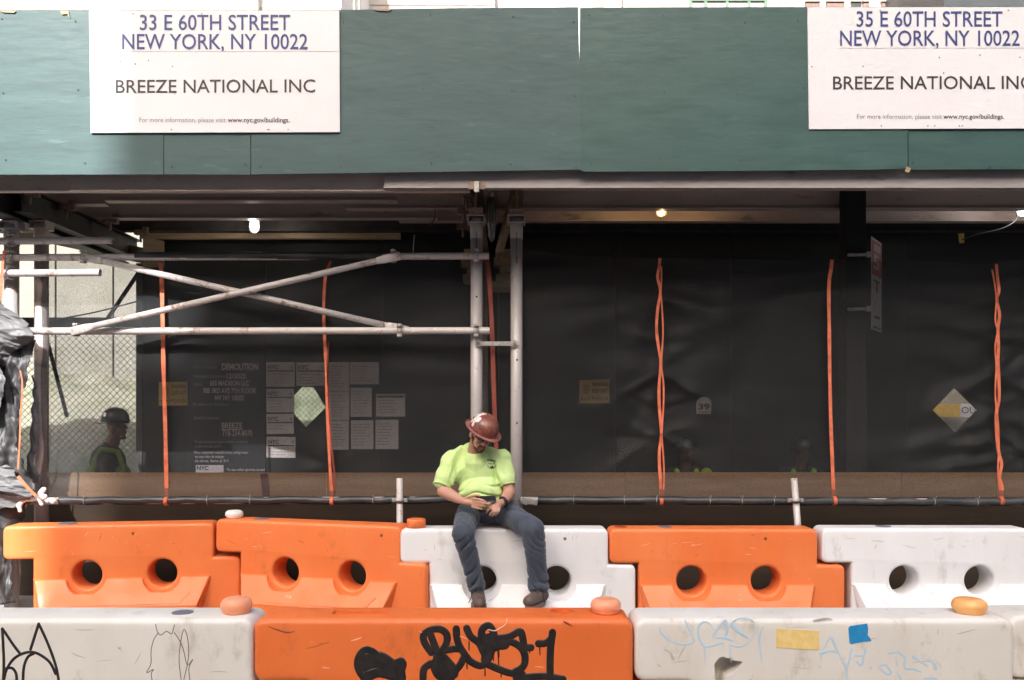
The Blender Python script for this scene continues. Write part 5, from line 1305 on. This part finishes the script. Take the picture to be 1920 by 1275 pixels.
# watch
ring('watch_strap', wrR + Vector((.002, -.004, .004)), (wrR - Q(932, 946, 6.44)), .036, .009, M['black_rubber'], PE)
bm = bmesh.new(); c = wrR + Vector((.022, -.03, .004)); box_bm(bm, c, (.034, .016, .036), Matrix.Rotation(math.radians(-35), 3, 'Z'), bev=.005); link('watch_case', bm_me(bm), M['black_rubber'], PE)
# printed chest badge following the shirt surface
sb_ = BVHTree.FromPolygons([v.co + ORG[PE.name] for v in SHIRT.data.vertices], [p.vertices[:] for p in SHIRT.data.polygons])
M['badge'] = pmat('dark_green_shirt_print', (.02, .07, .045), rough=.8)
def onshirt(me):
    for v in me.vertices:
        o_ = Vector((0, 0, ZC)); d = (v.co - o_).normalized(); h = sb_.ray_cast(o_, d)
        if h[0] is not None: v.co = h[0] - d * .0022
    return me
def shirt_text(s, x0, x1, yb, h):
    me = text_me(s, .03); xs_ = [v.co.x for v in me.vertices]; a, b = min(xs_), max(xs_)
    for v in me.vertices: v.co = P(x0 + (x1 - x0) * (v.co.x - a) / (b - a), yb - (v.co.x - a) / (b - a) * -1 - v.co.y / CAPH * h, 6.5)
    link('chest_print', onshirt(me), M['badge'], SHIRT)
shirt_text('Pilim', 914, 929, 865, 4.2); shirt_text('local 79', 916, 928, 870, 2.2)
def shirt_poly(pts):
    n = len(pts); c = (sum(p[0] for p in pts) / n, sum(p[1] for p in pts) / n)
    me = pyd([P(x, y, 6.5) for x, y in pts], [list(range(n))]); link('chest_print', onshirt(me), M['badge'], SHIRT)
for k in range(9):
    t0 = math.pi * (.02 + k * .107); t1 = t0 + .22
    q = [(922 + r * math.cos(t), 871 + r * math.sin(t)) for r, t in ((8.6, t0), (8.6, t1), (6.9, t1), (6.9, t0))]; shirt_poly(q)
shirt_poly([(919, 877), (920, 873), (922, 875), (924, 872), (926, 877), (922, 879)])
# the phone he holds
PH = empty('phone', Q(909, 938, 6.43), 'dark smartphone held in both hands of the seated man', 'phone')
Rp = Matrix.Rotation(math.radians(8), 3, 'Z') @ Matrix.Rotation(math.radians(28), 3, 'X')
bm = bmesh.new(); c = Q(911, 936, 6.425); box_bm(bm, c, (.155, .076, .011), Rp, bev=.004); link('case', bm_me(bm), M['phone_case'], PH)
bm = bmesh.new(); box_bm(bm, c + Rp @ Vector((0, 0, .0062)), (.146, .068, .001), Rp); link('screen', bm_me(bm), M['phone'], PH)

# the worker walking past behind the netting, in profile, facing right
YK = 8.32
def W(x, y, dy=0): return P(x, y, YK + dy)
WK = empty('person', (W(205, 0).x, YK, .12), 'worker in dark hard hat and hi-vis vest walking behind the netting at left', 'person')
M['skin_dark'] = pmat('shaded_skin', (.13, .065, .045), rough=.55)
M['dark_cloth'] = pmat('black_work_shirt', (.022, .021, .022), rough=.85)
M['vest'] = pmat('dull_hivis_vest', (.11, .155, .022), (.085, .125, .02), 9, rough=.8)
M['worker_hat'] = pmat('black_hard_hat', (.018, .018, .02), rough=.35)
hip = Vector((W(205, 0).x - .02, YK, 1.0)); g = .13
blob('body', [('c', W(205, 845), .075, W(216, 815), .062), ('e', W(217, 795), (.085, .075, .10)), ('e', W(224, 806), (.058, .06, .065)), ('c', W(236, 797), .010, W(239, 803), .012), ('e', W(230, 820), (.032, .04, .022)), ('e', W(233, 811), (.022, .03, .02)), ('e', W(210, 806, -.07), (.022, .012, .032)),
              ('c', W(205, 925, -.20), .05, W(214, 975, -.19), .045), ('c', W(214, 975, -.19), .042, W(240, 1000, -.2), .03), ('e', W(246, 1005, -.2), (.045, .025, .03))], .008, 3, M['skin_dark'], WK)
sh_ = blob('shirt', [('e', W(202, 868), (.16, .19, .19)), ('e', W(204, 930), (.15, .17, .22)), ('c', W(203, 850), .10, W(206, 838), .075), ('c', W(203, 868, -.17), .07, W(205, 925, -.2), .058), ('c', W(203, 868, .17), .07, W(208, 925, .2), .058)], .012, 4, M['dark_cloth'], WK, lambda c, n: .008 * noise.noise(c * 9))
blob('vest', [('c', W(178, 865, -.16), .032, W(172, 925, -.15), .04), ('c', W(190, 842, -.13), .026, W(178, 862, -.16), .03), ('c', W(190, 842, -.13), .026, W(222, 848, -.12), .03), ('c', W(222, 848, -.12), .03, W(234, 880, -.12), .034), ('c', W(234, 880, -.12), .034, W(236, 940, -.12), .034), ('e', W(204, 945), (.165, .185, .10)),
              ('e', W(178, 890, -.04), (.06, .15, .12)), ('e', W(229, 890, -.03), (.065, .14, .10))], .012, 4, M['vest'], WK, lambda c, n: .006 * noise.noise(c * 10))
blob('trousers', [('c', hip + Vector((0, -.09, 0)), .10, hip + Vector((.08, -.09, -.42)), .075), ('c', hip + Vector((.08, -.09, -.42)), .075, Vector((hip.x + .06, YK - .09, .22)), .055), ('c', hip + Vector((0, .09, 0)), .10, hip + Vector((-.06, .09, -.42)), .075), ('c', hip + Vector((-.06, .09, -.42)), .075, Vector((hip.x - .16, YK + .09, .24)), .055), ('e', hip, (.15, .17, .12))], .014, 4, M['dark_cloth'], WK)
for dx, dy in ((.06, -.09), (-.16, .09)): blob('boot', [('c', Vector((hip.x + dx - .02, YK + dy, .19)), .05, Vector((hip.x + dx + .13, YK + dy, .17)), .042)], .012, 3, M['boot'], WK)
bm = bmesh.new(); rings = []
hcx = W(216, 792); Rh = Matrix.Rotation(math.radians(4), 3, 'Y')
for rr, z in ((1.0, 0), (1.0, .03), (.95, .07), (.82, .105), (.6, .132), (.3, .148), (.06, .152)):
    rings.append([bm.verts.new(hcx + Rh @ Vector((.132 * rr * math.cos(2 * math.pi * i / 36), .112 * rr * math.sin(2 * math.pi * i / 36), z))) for i in range(36)])
for a, b in zip(rings, rings[1:]):
    for i in range(36): bm.faces.new((a[i], a[(i + 1) % 36], b[(i + 1) % 36], b[i]))
bm.faces.new(rings[-1])
wh = link('hard_hat', modded(bm_me(bm), [('SOLIDIFY', dict(thickness=.004, offset=-1))]), M['worker_hat'], WK, smooth=True)
bm = bmesh.new(); box_bm(bm, hcx + Vector((-.15, 0, -.004)), (.07, .12, .010), Rh, bev=.004); link('peak', bm_me(bm), M['worker_hat'], wh)
bm = bmesh.new(); tube_bm(bm, hcx + Vector((-.05, -.125, .075)), hcx + Vector((-.05, -.09, .075)), .02, n=14); link('sticker', bm_me(bm), M['sticker'], wh)

# two workers resting on a bench against the dark fence, faint behind the netting
bx0, bx1 = pxx(1235, 8.6), pxx(1580, 8.6)
BN = empty('bench', ((bx0 + bx1) / 2, 8.6, .12), 'plain timber bench against the dark fence behind the netting', 'bench')
box('seat', (bx0, 8.42, .53), (bx1, 8.80, .57), M['wood'], BN)
for x in (bx0 + .15, bx1 - .15): box('leg', (x - .03, 8.46, .121), (x + .03, 8.76, .529), M['wood'], BN)
def sitter(px, label, vest, arm):
    X = pxx(px, 8.5); e = empty('person', (X, 8.6, .12), label, 'person')
    def V(x, y, z): return Vector((X + x, 8.62 + y, z))
    blob('body', [('c', V(0, -.02, 1.16), .06, V(0, -.06, 1.26), .055), ('e', V(0, -.08, 1.33), (.072, .09, .10)), ('e', V(0, -.165, 1.31), (.014, .02, .025)), ('c', V(-.24, -.10, .92), .045, V(-.14, -.38, .72), .035), ('c', V(.24, -.10, .92), .045, V(.14, -.38, .72), .035), ('e', V(-.13, -.42, .71), (.04, .05, .03)), ('e', V(.13, -.42, .71), (.04, .05, .03))], .011, 3, M['skin_dark'], e)
    blob('shirt', [('e', V(0, 0, .98), (.19, .13, .22)), ('e', V(0, 0, .74), (.18, .14, .16)), ('c', V(-.19, 0, 1.12), .07, V(-.24, -.08, .93), .06), ('c', V(.19, 0, 1.12), .07, V(.24, -.08, .93), .06), ('c', V(-.12, 0, 1.14), .06, V(.12, 0, 1.14), .06)], .013, 4, M['dark_cloth'], e, lambda c, n: .008 * noise.noise(c * 9))
    blob('vest', [('c', V(-.10, -.10, 1.15), .03, V(-.09, -.13, .78), .035), ('c', V(.10, -.10, 1.15), .03, V(.09, -.13, .78), .035), ('e', V(0, -.03, .80), (.185, .14, .09))] + ([('c', V(.21, -.06, 1.12), .062, V(.24, -.10, 1.0), .062)] if arm else []), .012, 3, vest, e, lambda c, n: .006 * noise.noise(c * 10))
    blob('trousers', [('c', V(-.10, -.02, .66), .09, V(-.14, -.42, .62), .07), ('c', V(.10, -.02, .66), .09, V(.14, -.42, .62), .07), ('c', V(-.14, -.42, .62), .065, V(-.14, -.44, .24), .05), ('c', V(.14, -.42, .62), .065, V(.14, -.44, .24), .05), ('e', V(0, 0, .66), (.17, .14, .09))], .014, 3, M['dark_cloth'], e)
    for sx in (-.14, .14): blob('boot', [('c', V(sx, -.42, .175), .05, V(sx, -.56, .165), .042)], .012, 2, M['boot'], e)
    bm = bmesh.new(); rr_ = []
    for rr, z in ((1.28, 0), (1.0, .012), (.98, .05), (.85, .09), (.55, .12), (.1, .13)): rr_.append([bm.verts.new(V(.105 * rr * math.cos(2 * math.pi * i / 28), -.075 + .125 * rr * math.sin(2 * math.pi * i / 28), 1.37 + z)) for i in range(28)])
    for a, b in zip(rr_, rr_[1:]):
        for i in range(28): bm.faces.new((a[i], a[(i + 1) % 28], b[(i + 1) % 28], b[i]))
    bm.faces.new(rr_[-1]); link('hard_hat', bm_me(bm), M['worker_hat'], e, smooth=True)
sitter(1288, 'worker in a dull vest seated behind the netting near the number plate', M['hivis_dim'], True)
sitter(1508, 'worker in a bright green vest seated behind the netting by the straight strap', M['green_bright'], False)
